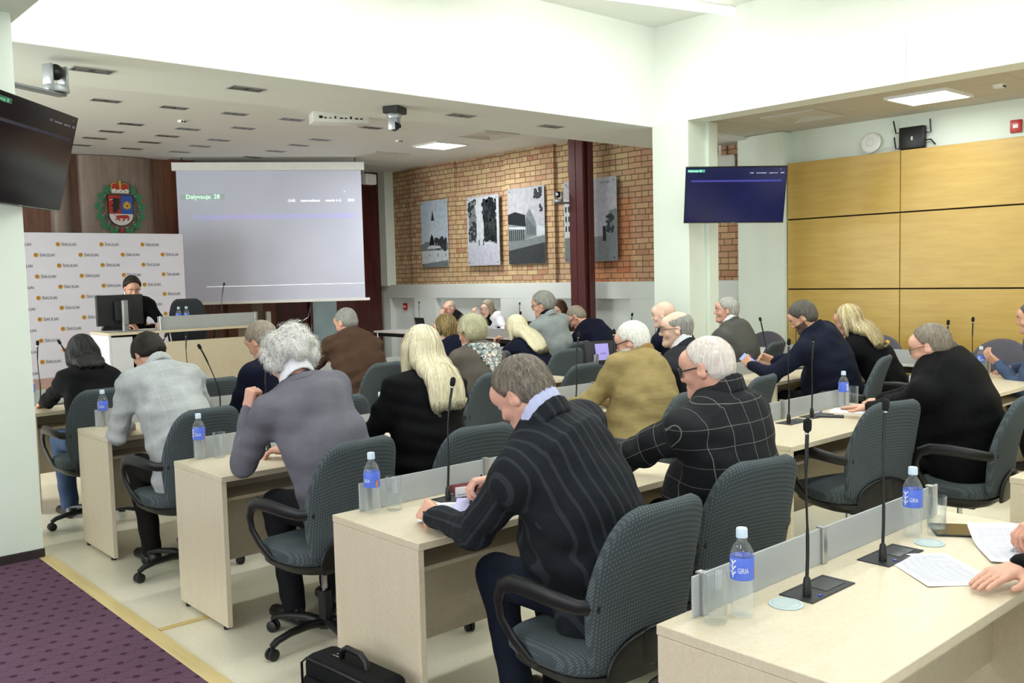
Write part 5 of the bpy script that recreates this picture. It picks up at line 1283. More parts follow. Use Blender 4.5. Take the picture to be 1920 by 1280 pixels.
        z_ = (P_-hip) @ su; o = o+.0042*s['wr']/1.7*np.exp(-((z_-.16)/.10)**2)*np.sin(z_*62+1.8*np.sin(P_ @ np.array([11, 7, 3])+ph_[5])+ph_[3])
        return o
    vj, fj = snet(jk, s['res'], folds); vj = relax(vj, fj, 1, .4)
    J = quads(s.get('garment', 'jacket'), [(vj, fj, 0)], [cs], root)
    # cloth grain: straight down the back, lengthwise along each sleeve
    run = np.stack([(vj-hip) @ right, np.zeros(len(vj)), (vj-hip) @ su], 1)
    for key in ('L', 'R'):
        E, Wt, _, _, q = ARM[key]; S0 = sh[q]; off_ = 0
        for A0, B0, rr_c in ((S0, E, .085*bulk_a), (E, Wt, .075*bulk_a)):
            ab = B0-A0; L_ = np.linalg.norm(ab); u_ = ab/L_; t_ = ((vj-A0) @ u_); pr_ = vj-A0-t_[:, None]*u_; dd = np.linalg.norm(pr_, axis=1)
            e1 = nv(right-u_*(right @ u_)); e2 = np.cross(u_, e1)
            m_ = (dd < rr_c) & (t_ > (.055 if A0 is S0 else -.02)) & (t_ < L_+.05); 
            if A0 is S0: m_ &= ((vj-S0) @ right)*q > -.045
            run[m_, 0] = np.arctan2(pr_[m_] @ e2, pr_[m_] @ e1)*.062; run[m_, 2] = t_[m_]+off_; off_ += L_
    at = J.data.attributes.new('cloth_run', 'FLOAT_VECTOR', 'POINT'); at.data.foreach_set('vector', run.astype(np.float32).ravel())
    # sleeve cuffs and shirt cuffs
    if s.get('cuff'):
        for key in ('L', 'R'):
            E, Wt, fd, pn, q = ARM[key]; u_ = nv(Wt-E); vv, ff = snet([cone(Wt-u_*.03, Wt+u_*.006, .0345, .033, .005)], .006); quads('shirt_cuff', [(vv, ff, 0)], [s['cuff']], root)
    # ---- collar: rising ring round the neck, higher at the back
    def ringc(name, mat, rad, hgt, thick, tilt=.16, drop=.0, open_=0.0, z_off=0.0):
        Hn = H+HR @ np.array([0, -.026, -.034])*sc; axis = nv(Hn-N); rr = nv(right-axis*(right @ axis)); ff_ = nv(np.cross(axis, rr)); ff_ = ff_ if ff_[1] > 0 else -ff_
        c0 = N+axis*(.018+z_off); P = []; n = 22
        for i in range(n):
            t = math.pi*(.5-open_)*-1 - 0
            an = 2*math.pi*i/n; d = rr*math.cos(an)+ff_*math.sin(an)
            if open_ and math.sin(an) > 1-open_: continue
            an2 = 2*math.pi*(i+1)/n; d2 = rr*math.cos(an2)+ff_*math.sin(an2)
            if open_ and math.sin(an2) > 1-open_: continue
            lo1 = c0+d*rad*1.06-axis*(drop+tilt*.1*(math.sin(an)+.3)); lo2 = c0+d2*rad*1.06-axis*(drop+tilt*.1*(math.sin(an2)+.3))
            hh_ = hgt*(1-.35*(math.sin(an)+1)/2)
            for k in [q_/7 for q_ in range(8)]: P.append(cone(lo1+axis*hh_*k-d*.006*k, lo2+axis*hh_*k-d2*.006*k, thick, thick, .006))
        vv, ff = snet(P, max(.0055, s['hres']*.85)); vv = relax(vv, ff, 1, .4); cj = quads(name, [(vv, ff, 0)], [mat], root); rn_ = np.stack([(vv-hip) @ right, 0*vv[:, 0], (vv-hip) @ su], 1); aa_ = cj.data.attributes.new('cloth_run', 'FLOAT_VECTOR', 'POINT'); aa_.data.foreach_set('vector', rn_.astype(np.float32).ravel())
    nr = s['neck']*sc
    for c in (s.get('collars') or []): ringc(*c)
    # ---- trousers, shoes
    if s['legs']:
        TM = fabric('trousers_'+s['trousers'][1:], s['trousers'], .85, bmp=.3); tr = [cone(hip+np.array([-.07, -.01, -.03]), hip+np.array([.07, -.01, -.03]), .125*b, .125*b, .05, flat=((0, 0, 1), .8))]
        for q in (-1, 1): tr += [cone(hip+np.array([q*.085, .02, -.02]), kn[q], .095*min(b, 1.12), .074, .05), cone(kn[q], ft[q]+np.array([0, 0, .0]), .072, .058, .03)]
        vt, ft_ = snet(tr, .016, wrinkle(.004, s['seed']+9)); vt = relax(vt, ft_, 1, .4); quads('trousers', [(vt, ft_, 0)], [TM], root)
        sp = []
        for q in (-1, 1):
            f0 = ft[q]; pr = [cone(f0+np.array([0, -.05, -.045]), f0+np.array([q*.02, .15, -.055]), .040, .036, .02, flat=((0, 0, 1), .9)), cone(f0+np.array([0, -.01, .0]), f0+np.array([0, .03, -.03]), .042, .04, .02), half((0, 0, .004), (0, 0, -1), .003)]
            vs, fs = snet(pr, .011); quads('shoe', [(vs, fs, 0)], [plain('shoe_black', '#121110', .35, .08, 20)], root)
    # ---- hair
    if s['hair']:
        kind, HM = s['hair'][0], s['hair'][1]; th = s.get('hth', .012); w = s['hw']
        def hx(p, r=1): return H+HR @ np.array(p, float)*sc
        def hd(v): return HR @ np.array(v, float)
        hpz = [ell(hx((0, -.016, .032)), np.array([.077*w+th, .099+th, .092+th])*sc, .02, 'u', HR)]
        if kind in ('short', 'crop', 'balding', 'ringtop'):
            rec = s.get('recede', 0)
            hpz.append(ell(hx((0, -.055, -.02)), np.array([.062*w+th*.7, .048+th*.6, .055])*sc, .03, 'u', HR))
            # hairline: a slanted plane over the brow, and one from the ear down to the nape
            hpz.append(half(hx((0, .066-rec, .062)), hd((0, .86, -.50)), .012)); hpz.append(half(hx((0, .018, -.002)), hd((0, .80, -.60)), .014)); hpz.append(half(hx((0, -.05, -.078)), hd((0, -.10, -1)), .010))
            for q in (-1, 1): hpz.append(ell(hx((q*.088*w, .006, -.006)), np.array([.030, .024, .030])*sc, .01, 's', HR))
            if kind == 'balding': hpz.append(ell(hx(s.get('bald', (0, .035, .135))), np.array(s.get('baldr', (.062, .085, .060)))*sc, .012, 's', HR))
        gv = np.array([0, 0, -1.0])
        if kind in ('bob', 'long', 'curly', 'pixie'):
            Lh = s.get('hlen', .10); bk = s.get('hback', .02)
            cut = {'bob': -.02, 'long': -.02, 'curly': .0, 'pixie': -.0}[kind]
            if kind == 'curly':
                r_ = np.random.RandomState(4); hpz = [ell(hx((0, -.03, .035)), np.array([.098, .108, .098])*sc, .02, 'u', HR)]
                for i in range(52):
                    v = r_.normal(size=3); v[1] -= .35; v = v/np.linalg.norm(v)
                    if v[1] > .55 or v[2] < -.75: continue
                    c = np.array([0, -.03, .022])+v*np.array([.098, .102, .102]); hpz.append(ell(hx(c), np.array([1, 1, 1])*r_.uniform(.018, .034), .014))
            if kind in ('bob', 'long', 'pixie'):
                fr_ = s.get('hfront', .045)
                tdn = gv*(.75)+hd((0, 0, -1))*.45; tdn = nv(tdn); outw = nv(np.array([0, -1, 0]))
                for q in (-1, 0, 1):
                    a0 = hx((q*.058, -.045 if q else -.075, .0)); e0 = a0+tdn*Lh+outw*(bk)+hd((q*.012, 0, 0))*0
                    rr0 = .040 if q else .046; pk = [a0]; ns = 6
                    for k in range(1, ns+1):
                        c_ = a0+(e0-a0)*k/ns
                        for _ in range(60):
                            if float(field(jk, c_[None])[0]) > .012: break
                            c_ = c_-fwd*.006
                        pk.append(c_)
                    for k in range(ns):
                        f0, f1_ = k/ns, (k+1)/ns; ra_ = (rr0+th*.5)*(1-f0)+rr0*s.get('htip', .55)*f0; rb_ = (rr0+th*.5)*(1-f1_)+rr0*s.get('htip', .55)*f1_
                        hpz.append(cone(pk[k], pk[k+1], ra_, rb_, .03, flat=((fwd), .74-.52*f0)))
                if kind == 'long' and s.get('cut'): hpz.append(half(pk[-1]+tdn*.004, tdn+np.array([0, .0, -.4]), .006))
                for q in (-1, 1):
                    a0 = hx((q*.078, .012, .02)); hpz.append(cone(a0, a0+tdn*min(Lh, .2)*s.get('hside', .8)+hd((q*.008, .012, 0)), .026+th*.3, .022, .025))
            hpz.append(half(hx((0, .060, .066)), hd((0, .985, -.17) if kind in ('bob', 'long') else (0, .92, -.38)), .012)); 
            fz = {'curly': (.032, .0), 'bob': (.052, .0), 'long': (.058, .0), 'pixie': (.020, .0)}[kind]
            hpz.append(cone(hx((0, .085, .0)), hx((0, .10, -.14)), .058, .075, .012, 's'))
            if kind in ('curly', 'pixie'): hpz.append(half(hx((0, .022, -.0)), hd((0, .92, -.40)), .012)); hpz.append(half(hx((0, -.05, -.085)), hd((0, -.15, -1)), .02))
            if kind == 'pixie':
                for q in (-1, 1): hpz.append(ell(hx((q*.092*w, .004, -.010)), np.array([.030, .022, .034])*sc, .008, 's', HR))
        hr = max(.0055, s['hres'])
        amp = {'curly': .004, 'pixie': .0025}.get(kind, .0012)
        vh, fh = snet(hpz, hr, wrinkle(amp, 3) if kind in ('curly', 'pixie', 'bob', 'long') else rough_edge(.0016)); vh = relax(vh, fh, 1, .4)
        hair = quads('hair', [(vh, fh, 0)], [HM], root)
        st = s.get('strands')
        if st:
            lz = (vh-H) @ HR/sc
            kw = dict(hc=H, HR=HR*sc, seed=s['seed']+1); kw.update(st); m2 = kw.pop('mat', None); n_ = kw.pop('n'); ln = kw.pop('length'); stp = kw.pop('step'); wd_ = kw.pop('wid')
            if kind in ('long', 'bob'): kw['sel'] = lz[:, 2] > s.get('rootz', -.35)
            VV, FF = strands(hpz, vh, n_, ln, stp, wd_, None, None, **kw); k = len(FF)//3
            mi_ = (np.arange(len(FF))//max(1, int(ln/stp)) % 3 == 0).astype(int) if m2 else 0
            quads('hair_strands', [(VV, FF, mi_)], [HM]+([m2] if m2 else []), hair)
    # ---- eyeglasses
    if s.get('glasses'):
        g = G(); T = lambda p: tuple(H+HR @ np.array(p, float)*sc)
        gr_ = s.get('gl_r', .0017); gw, gh = .026, .018
        for q in (-1, 1):
            P = [T((q*.034+gw*math.copysign(abs(math.cos(t))**.6, math.cos(t)), .109-.012*abs(q*.034+gw*math.cos(t))/.06, .004+gh*math.copysign(abs(math.sin(t))**.6, math.sin(t)))) for t in [2*math.pi*i/20 for i in range(21)]]
            g.tube(P, gr_, 6, cap=False); g.tube([T((q*.060, .098, .010)), T((q*.076*w0 if False else q*.079, .06, .012)), T((q*.086, .0, .014)), T((q*.085, -.018, .006)), T((q*.083, -.028, -.012))], gr_*1.15, 6)
        g.tube([T((-.009, .110, .008)), T((0, .114, .011)), T((.009, .110, .008))], gr_, 6)
        eg = g.build('eyeglasses', s['glasses'], root, 60); lg = G()
        for q in (-1, 1): lg.add([T((q*.034+gw*.93*math.copysign(abs(math.cos(t))**.6, math.cos(t)), .1085-.012*abs(q*.034+gw*math.cos(t))/.06, .004+gh*.93*math.copysign(abs(math.sin(t))**.6, math.sin(t)))) for t in [2*math.pi*i/20 for i in range(20)]], [tuple(range(20))])
        lg.build('lens', GLS, eg, 0)
    info = dict(root=root, H=H, HR=HR, N=N, su=su, fwd=fwd, right=right, ARM=ARM, J=jk, hip=hip, L=L, s=s, sh=sh, ch=ch)
    return info
HG = {'black': hairmat('hair_black', '#0a090a', '#1d1a1b'), 'dark': hairmat('hair_dark_brown', '#17120f', '#30261f'), 'brown': hairmat('hair_brown', '#5e4a2e', '#8d7446'), 'blond': hairmat('hair_blonde', '#dccfa8', '#fbf4dc'),
      'blond2': hairmat('hair_pale_blonde', '#d8c998', '#f8f1d2'), 'blonddk': hairmat('hair_dark_blonde', '#a18c5c', '#cbb67e'), 'ash': hairmat('hair_ash', '#8d7f6b', '#b5a68c'), 'chest': hairmat('hair_chestnut', '#3a2518', '#6b4630'),
      'grey': hairmat('hair_grey', '#5c5850', '#8f8b82'), 'greydk': hairmat('hair_dark_grey', '#3c3833', '#6d675f'), 'greybr': hairmat('hair_grey_brown', '#6a6055', '#a09484'), 'white': hairmat('hair_white', '#d6d3cb', '#faf8f2'),
      'silver': hairmat('hair_silver', '#dad8d2', '#fbfaf6'), 'salt': hairmat('hair_salt_pepper', '#6f6d66', '#a3a29a'), 'gblond': hairmat('hair_grey_blonde', '#9c9678', '#d3cfae'), 'pinkwhite': hairmat('hair_thin_white', '#dccbc0', '#f4eee8'), 'lightgrey': hairmat('hair_light_grey', '#918e86', '#c4c1ba'), 'stub': hairmat('hair_stubble', '#9b8a7c', '#b9a693')}
FR = plain('eyeglass_frame', '#15141a', .3, .05, 20); SHW = plain('shirt_white', '#e9e9ee', .8, .03, 12); SHB = plain('shirt_pale_blue', '#b9bfe0', .8, .03, 12)
def col_shirt(m, r=.071, h=.056, th=.0055, z=.016): return ('shirt_collar', m, r, h, th, .5, .01, .28, z)
def col_jack(m, r=.086, h=.038, th=.0085, z=-.014): return ('jacket_collar', m, r, h, th, .6, .012, .42, z)
NAVY = fabric('cloth_navy', '#10121b', .9, bmp=.35); BLK = fabric('cloth_black', '#08080b', .85, bmp=.35); CHAR = fabric('cloth_charcoal_stripe', '#1d2025', .85, 'stripe', '#7b818c', .042, bmp=.4)
PLAID = fabric('cloth_windowpane', '#222327', .85, 'window', '#a39f98', .078, bmp=.4); SWT = fabric('knit_mauve_grey', '#6b6a73', .95, bmp=.35, fold=.6); PALE = fabric('cloth_pale_check', '#a9acac', .85, 'check', '#c9cfd6', .07, bmp=.4, fold=.7)
BRN = fabric('cloth_brown', '#4a3629', .9, bmp=.4); KHK = fabric('cloth_khaki', '#9a875a', .8, bmp=.55, fold=1.0); TAUPE = fabric('knit_taupe', '#5d574f', .92, bmp=.4); LGR = fabric('cloth_light_grey', '#8a908f', .85, bmp=.35)
GRS = fabric('cloth_mid_grey', '#55544f', .85, bmp=.35); DGR = fabric('cloth_dark_grey', '#2a2b30', .85, bmp=.35); BLUE = fabric('cloth_denim_blue', '#465470', .85, bmp=.45); NV2 = fabric('cloth_navy_suit', '#13172a', .85, bmp=.4); OLV = fabric('cloth_dark_olive', '#3d3226', .9, bmp=.4)
DEEP = fabric('cloth_deep_navy', '#0e1124', .9, bmp=.3); CORD = fabric('corduroy_tan', '#96794c', .9, bmp=.5)
FAIR = ('skin_fair', '#dcb09a'); RUD = ('skin_ruddy', '#d8a590'); TAN = ('skin_tan', '#cc9c82'); PAL = ('skin_pale', '#e2bca8')
def hands(x, yd, dx=.14, dy=.16, z=.797): return dict(wL=(x-dx, yd+dy, z), wR=(x+dx, yd+dy, z), fL=(.35, .9, -.1), fR=(-.35, .9, -.1), nL=(0, 0, -1), nR=(0, 0, -1))
P = {}
# ---- first column of desks
P['bob'] = person(dict(label='woman with black bobbed hair in a black jumper, bent over the far left desk', head=(2.12, 7.03, 1.175), hip=(2.12, 6.74), z=.59, pitch=.5, fem=True, sw=.175, bulk=.97, cloth=BLK, garment='jumper', hair=('bob', HG['black']), hth=.018, hlen=.135, hback=.02, hside=.85, htip=.8,
    strands=dict(n=500, length=.16, step=.02, wid=.0016, down=.55, jit=.12), res=.014, hres=.008, seed=1, trousers='#3a4a66', **hands(2.12, 7.3, .16, .16)))
P['pale'] = person(dict(suit=True, label='man in a pale grey checked jacket bent low over his desk, dark brown hair', head=(2.10, 5.68, 1.235), hip=(2.13, 5.24), z=.60, pitch=1.0, yaw=-.15, cloth=PALE, hair=('short', HG['dark']), hth=.016, skin=FAIR, sw=.20, bulk=1.02,
    strands=dict(n=900, length=.05, step=.008, wid=.0013, jit=.3, lift=.002), collars=[col_jack(PALE, .084, .036)], res=.012, hres=.007, seed=2, trousers='#14110f', **hands(2.13, 5.72, .13, .10)))
P['navyman'] = person(dict(suit=True, label='man in a dark navy suit with greying brown hair, half hidden behind white curls', head=(2.80, 5.60, 1.27), hip=(2.92, 5.22), z=.60, pitch=.5, yaw=-.45, twist=-.2, cloth=DEEP, hair=('short', HG['greybr']), hth=.015,
    collars=[col_jack(DEEP), col_shirt(SHW)], res=.014, hres=.008, seed=3, **hands(2.78, 5.72, .16, .10)))
P['curly'] = person(dict(label='man with big white curly hair in a mauve grey sweater over a white collar', head=(2.12, 3.98, 1.295), hip=(2.25, 3.72), z=.60, pitch=.55, yaw=-.12, cloth=SWT, garment='sweater', hair=('curly', HG['silver']), skin=RUD, sw=.205, bulk=1.06,
    strands=dict(n=2600, length=.085, step=.009, wid=.0017, jit=.45, curl=.95, lift=.007, whorl=(0, -.06, .13), mat=HG['white']), wL=(1.985, 4.14, 1.055), fL=(.15, -.15, 1), nL=(1, .1, .1), hl='fist', pL=(-.25, .2, -1), wR=(2.28, 4.30, .80), fR=(-.6, .8, 0), nR=(0, 0, -1),
    collars=[col_shirt(SHW, .075, .056, .006, .022), ('neckband', SWT, .088, .018, .009, .3, .014, 0, -.014)], res=.011, hres=.0055, seed=4, wr=1.3, arm=1.05))
P['blonde1'] = person(dict(suit=True, cut=True, label='woman with long straight pale blonde hair in a black blazer, seen from behind', head=(2.80, 3.85, 1.295), hip=(2.74, 3.80), z=.60, pitch=.12, yaw=-.05, fem=True, cloth=BLK, hair=('long', HG['blond']), hth=.008, hlen=.27, hback=.02, hside=1.0, htip=1.0, hflat=.5, sw=.190, bulk=1.0,
    strands=dict(n=2200, length=.46, step=.022, wid=.0022, down=.86, jit=.025, lift=.0018, mat=HG['blond2'], flow=np.array([.0, -.12, 0])), rootz=-.1, res=.011, hres=.0058, seed=5, wL=(2.62, 4.16, .80), fL=(-.3, .9, 0), nL=(0, 0, -1), wR=(3.05, 4.25, .80), arm=.98))
P['stripe'] = person(dict(suit=True, label='man in a charcoal striped suit with a black smartwatch, writing at the second desk', head=(2.11, 2.32, 1.262), hip=(2.30, 2.13), z=.60, pitch=.62, yaw=-.30, roll=-.05, cloth=CHAR, hair=('short', HG['greybr']), hth=.010, recede=.018, skin=RUD, sw=.215, bulk=1.14, twist=-.12,
    strands=dict(n=4200, length=.030, step=.005, wid=.0008, jit=.28, lift=.0012, mat=HG['greydk']), wL=(1.99, 2.68, .80), fL=(.12, .95, .12), nL=(.85, .1, -.55), hl='hold', pL=(-.15, -.35, -1), wR=(2.37, 2.80, .85), fR=(-.8, .5, -.08), nR=(-.3, 0, -1), hr='hold', pR=(.7, -.4, -.5),
    collars=[col_shirt(SHB, .079, .060, .006, .022), col_jack(CHAR, .094, .044, .009, -.012)], res=.009, hres=.0042, seed=6, trousers='#141a28', arm=1.08, neck=.062, hw=1.03, jaw=1.1))
P['check'] = person(dict(suit=True, label='white haired man in a dark windowpane check jacket with black eyeglasses', head=(3.03, 2.24, 1.275), hip=(3.08, 2.19), z=.60, pitch=.22, yaw=-.30, cloth=PLAID, hair=('short', HG['pinkwhite']), hth=.005, recede=.022, skin=RUD, sw=.220, bulk=1.16, glasses=FR, gl_r=.0026,
    strands=dict(n=3600, length=.022, step=.005, wid=.0008, jit=.35, lift=.001), wL=(2.74, 2.86, .80), fL=(.4, .9, 0), nL=(0, 0, -1), pL=(-.9, -.2, -.5), wR=(3.15, 2.88, .80), fR=(-.6, .8, 0), nR=(0, 0, -1),
    collars=[col_jack(PLAID, .096, .052, .010, -.004)], res=.009, hres=.0045, seed=7, arm=1.10, neck=.066, hw=1.05, jaw=1.15, brow=HG['salt']))
P['reader'] = person(dict(label='person mostly outside the right edge, only hands reaching over the printed sheets', head=(3.05, .58, 1.27), hip=(3.05, .36), z=.60, pitch=.4, cloth=BLK, hair=('short', HG['dark']), wL=(2.80, 1.00, .792), fL=(-.95, .3, -.06), nL=(0, 0, -1), hl='flat', wR=(3.17, 1.03, .83), fR=(-.7, .7, 0.0), nR=(-.2, 0, -1), hr='hold', res=.013, hres=.006, seed=8, skin=FAIR, sw=.17))
# ---- middle column
P['brown'] = person(dict(suit=True, label='broad man in a brown jacket with short grey hair, seen from behind', head=(4.33, 7.05, 1.28), hip=(4.30, 6.72), z=.60, pitch=.35, yaw=-.30, cloth=BRN, hair=('crop', HG['salt']), hth=.008, sw=.225, bulk=1.22, collars=[col_jack(BRN, .088)], res=.014, hres=.0075, seed=9, skin=FAIR, arm=1.1,
    strands=dict(n=700, length=.03, step=.008, wid=.0011, jit=.3), **hands(4.30, 7.3, .24, .13)))
P['bobbr'] = person(dict(label='woman with short brown hair and navy top, looking down beside the brown jacket man', head=(5.47, 7.10, 1.165), hip=(5.50, 6.78), z=.59, pitch=.35, yaw=-.35, fem=True, sw=.165, bulk=.9, cloth=DEEP, garment='top', hair=('bob', HG['brown']), hth=.018, hlen=.07, hside=.8, hback=.0, htip=.8,
    strands=dict(n=600, length=.12, step=.015, wid=.0015, down=.6, jit=.12, mat=HG['blonddk']), res=.015, hres=.0085, seed=10, skin=PAL, **hands(5.5, 7.3)))
P['scarf'] = person(dict(label='woman with short grey blonde hair, flowered scarf over a taupe cardigan', head=(4.44, 5.45, 1.235), hip=(4.42, 5.32), z=.60, pitch=.18, yaw=-.35, fem=True, sw=.195, bulk=1.12, cloth=TAUPE, garment='cardigan', hair=('pixie', HG['gblond']), hth=.022, hlen=.02, hback=0, hside=.1,
    strands=dict(n=1100, length=.05, step=.009, wid=.0014, jit=.5, lift=.007, curl=.3), res=.013, hres=.007, seed=11, skin=FAIR, **hands(4.42, 5.72)))
P['khaki'] = person(dict(suit=True, label='bearded white haired man in a khaki jacket and black glasses, hands folded on desk', head=(4.55, 3.95, 1.215), hip=(4.40, 3.73), z=.60, pitch=.30, yaw=-.42, cloth=KHK, hair=('short', HG['white']), hth=.012, recede=.0, skin=RUD, sw=.215, bulk=1.16, glasses=FR, gl_r=.0026, beard=True, beardmat=HG['silver'],
    strands=dict(n=1600, length=.022, step=.006, wid=.0010, jit=.4, lift=.0015), wL=(4.33, 4.30, .805), fL=(.75, .65, 0), nL=(0, 0, -1), hl='hold', pL=(-.7, -.5, -.6), wR=(4.60, 4.36, .81), fR=(-.85, .35, 0), nR=(0, -.2, -1), hr='relax',
    collars=[('corduroy_collar', CORD, .090, .058, .010, .6, .012, .36, -.006)], res=.011, hres=.0055, seed=12, arm=1.12, wr=1.7))
P['thinker'] = person(dict(suit=True, label='bald man with glasses in a dark suit resting his chin on clasped hands', head=(5.04, 3.98, 1.265), hip=(5.16, 3.74), z=.60, pitch=.05, yaw=-.72, cloth=DGR, hair=('balding', HG['salt']), hth=.007, bald=(0, .03, .13), baldr=(.085, .12, .085), skin=PAL, sw=.19, glasses=FR, collars=[col_jack(DGR), col_shirt(SHW)], res=.013, hres=.006, seed=13,
    wL=(4.88, 4.24, 1.065), fL=(.15, .12, 1), nL=(.6, -.6, 0), hl='hold', wR=(4.98, 4.27, 1.06), fR=(-.45, -.1, .9), nR=(-.4, -.7, 0), hr='hold', pL=(-.5, .2, -1), pR=(.4, .3, -1)))
P['heavy'] = person(dict(suit=True, label='heavy man in a black suit with thin glasses, hands spread on his papers', head=(5.20, 2.32, 1.205), hip=(5.30, 2.16), z=.60, pitch=.30, yaw=-.18, cloth=BLK, hair=('short', HG['greybr']), hth=.009, recede=.03, skin=RUD, sw=.240, bulk=1.34, glasses=plain('thin_gold_frame', '#5a4a38', .3), gl_r=.0015, hw=1.08, jaw=1.3, neck=.074,
    strands=dict(n=2200, length=.028, step=.006, wid=.0009, jit=.25, flow=np.array([0, -.5, 0])), wL=(5.32, 2.79, .80), fL=(.1, .95, -.05), nL=(0, 0, -1), hl='flat', wR=(5.58, 2.83, .80), fR=(-.25, .95, -.05), nR=(0, 0, -1), hr='relax', pL=(-.8, -.3, -.6), cuff=SHW, collars=[col_jack(BLK, .104, .042)], res=.013, hres=.006, seed=14, arm=1.22))
P['blonde2'] = person(dict(label='woman with long pale blonde hair over a navy top, hand at her chin', head=(6.02, 6.70, 1.14), hip=(6.06, 6.36), z=.57, pitch=.35, yaw=-.30, roll=-.08, fem=True, sw=.18, bulk=1.0, cloth=DEEP, garment='top', hair=('long', HG['blond']), hth=.014, hlen=.27, hback=.05, htip=1.2,
    strands=dict(n=1300, length=.38, step=.024, wid=.0022, down=.82, jit=.05, lift=.002, mat=HG['blond2'], flow=np.array([.25, -.3, 0])), res=.015, hres=.008, seed=15, wL=(5.92, 6.92, .95), fL=(.1, -.1, 1), nL=(.5, -.5, 0), hl='hold', wR=(6.2, 6.9, .80)))
# ---- right column
P['lgrey'] = person(dict(suit=True, label='man in a light grey jacket with a black roll neck, greying hair and thin glasses', head=(6.62, 6.95, 1.345), hip=(6.72, 6.84), z=.64, pitch=.22, yaw=-.60, cloth=LGR, hair=('short', HG['salt']), hth=.020, skin=TAN, sw=.205, bulk=1.05, glasses=FR, sc=1.04, collars=[('roll_neck', BLK, .070, .05, .009, .1, 0, 0, .01), col_jack(LGR, .090)], res=.014, hres=.0075, seed=16,
    strands=dict(n=700, length=.04, step=.008, wid=.0012, jit=.4, lift=.003), **hands(6.6, 7.3, .14, .12)))
P['bent'] = person(dict(label='man in a navy jumper bent deep over his desk, nearly bald, dark glasses', head=(7.22, 7.05, 1.185), hip=(7.46, 6.66), z=.60, pitch=.80, yaw=-.55, cloth=DEEP, garment='jumper', hair=('crop', HG['greybr']), hth=.005, recede=.03, skin=TAN, sw=.21, bulk=1.15, glasses=FR, gl_r=.0024, res=.015, hres=.0075, seed=17, **hands(7.4, 7.3, .16, .12)))
P['bald'] = person(dict(label='bald man in a navy jumper in profile before the pale green pillar', head=(6.78, 5.50, 1.26), hip=(6.86, 5.20), z=.62, pitch=.15, yaw=-.50, cloth=DEEP, garment='jumper', hair=None, skin=PAL, sw=.19, res=.015, hres=.0075, seed=18, collars=[('polo_collar', DEEP, .072, .03, .007, .4, .0, .3, .0)], **hands(6.86, 5.72)))
P['elder'] = person(dict(suit=True, label='grey haired man in a grey suit looking left, in front of the pillar', head=(7.48, 5.30, 1.27), hip=(7.60, 5.17), z=.62, pitch=.0, yaw=-.72, cloth=GRS, hair=('short', HG['lightgrey']), hth=.013, skin=RUD, sw=.20, bulk=1.08, collars=[col_jack(GRS), col_shirt(SHW)], res=.014, hres=.0075, seed=19,
    strands=dict(n=700, length=.035, step=.008, wid=.0012, jit=.3, lift=.002), brow=HG['salt'], **hands(7.6, 5.72)))
P['phone'] = person(dict(suit=True, label='bearded man in a navy suit looking down at the phone in his hands', head=(6.68, 4.0, 1.265), hip=(6.90, 3.79), z=.61, pitch=.55, yaw=-.48, cloth=NV2, hair=('short', HG['greydk']), hth=.014, skin=TAN, sw=.220, bulk=1.14, beard=True, beardmat=hairmat('beard_shadow', '#4a3a32', '#6b5549'), collars=[col_jack(NV2, .092)], res=.013, hres=.0065, seed=20, arm=1.12,
    strands=dict(n=1100, length=.03, step=.007, wid=.0011, jit=.35, lift=.002), wL=(6.47, 4.34, .875), fL=(.10, .70, .55), nL=(.75, -.1, -.3), hl='hold', wR=(6.76, 4.32, .90), fR=(-.45, .80, .30), nR=(-.7, .0, -.3), hr='hold', pL=(-.6, -.6, -.5)))
P['blonde3'] = person(dict(label='woman with straight golden blonde hair in black by the yellow wall', head=(7.42, 4.02, 1.205), hip=(7.62, 3.72), z=.60, pitch=.30, yaw=-.45, fem=True, sw=.18, bulk=1.0, cloth=BLK, garment='top', hair=('long', HG['blonddk']), hth=.018, hlen=.24, hback=.04, htip=1.15,
    strands=dict(n=1100, length=.32, step=.024, wid=.0019, down=.75, jit=.10, lift=.003, mat=HG['blond'], flow=np.array([.2, -.2, 0])), res=.014, hres=.0075, seed=21, **hands(7.6, 4.15)))
P['blue'] = person(dict(suit=True, label='man in a denim blue jacket gesturing with an open hand at the right edge', head=(7.88, 2.72, 1.225), hip=(8.06, 2.42), z=.61, pitch=.15, yaw=-.25, cloth=BLUE, hair=('short', HG['greydk']), hth=.010, skin=TAN, sw=.22, bulk=1.2, collars=[col_jack(BLUE, .09, .05)], res=.014, hres=.007, seed=22, arm=1.1,
    wL=(7.80, 2.93, .86), fL=(-.15, .55, .45), nL=(.6, .1, .6), hl='relax', wR=(8.1, 2.95, .80)))
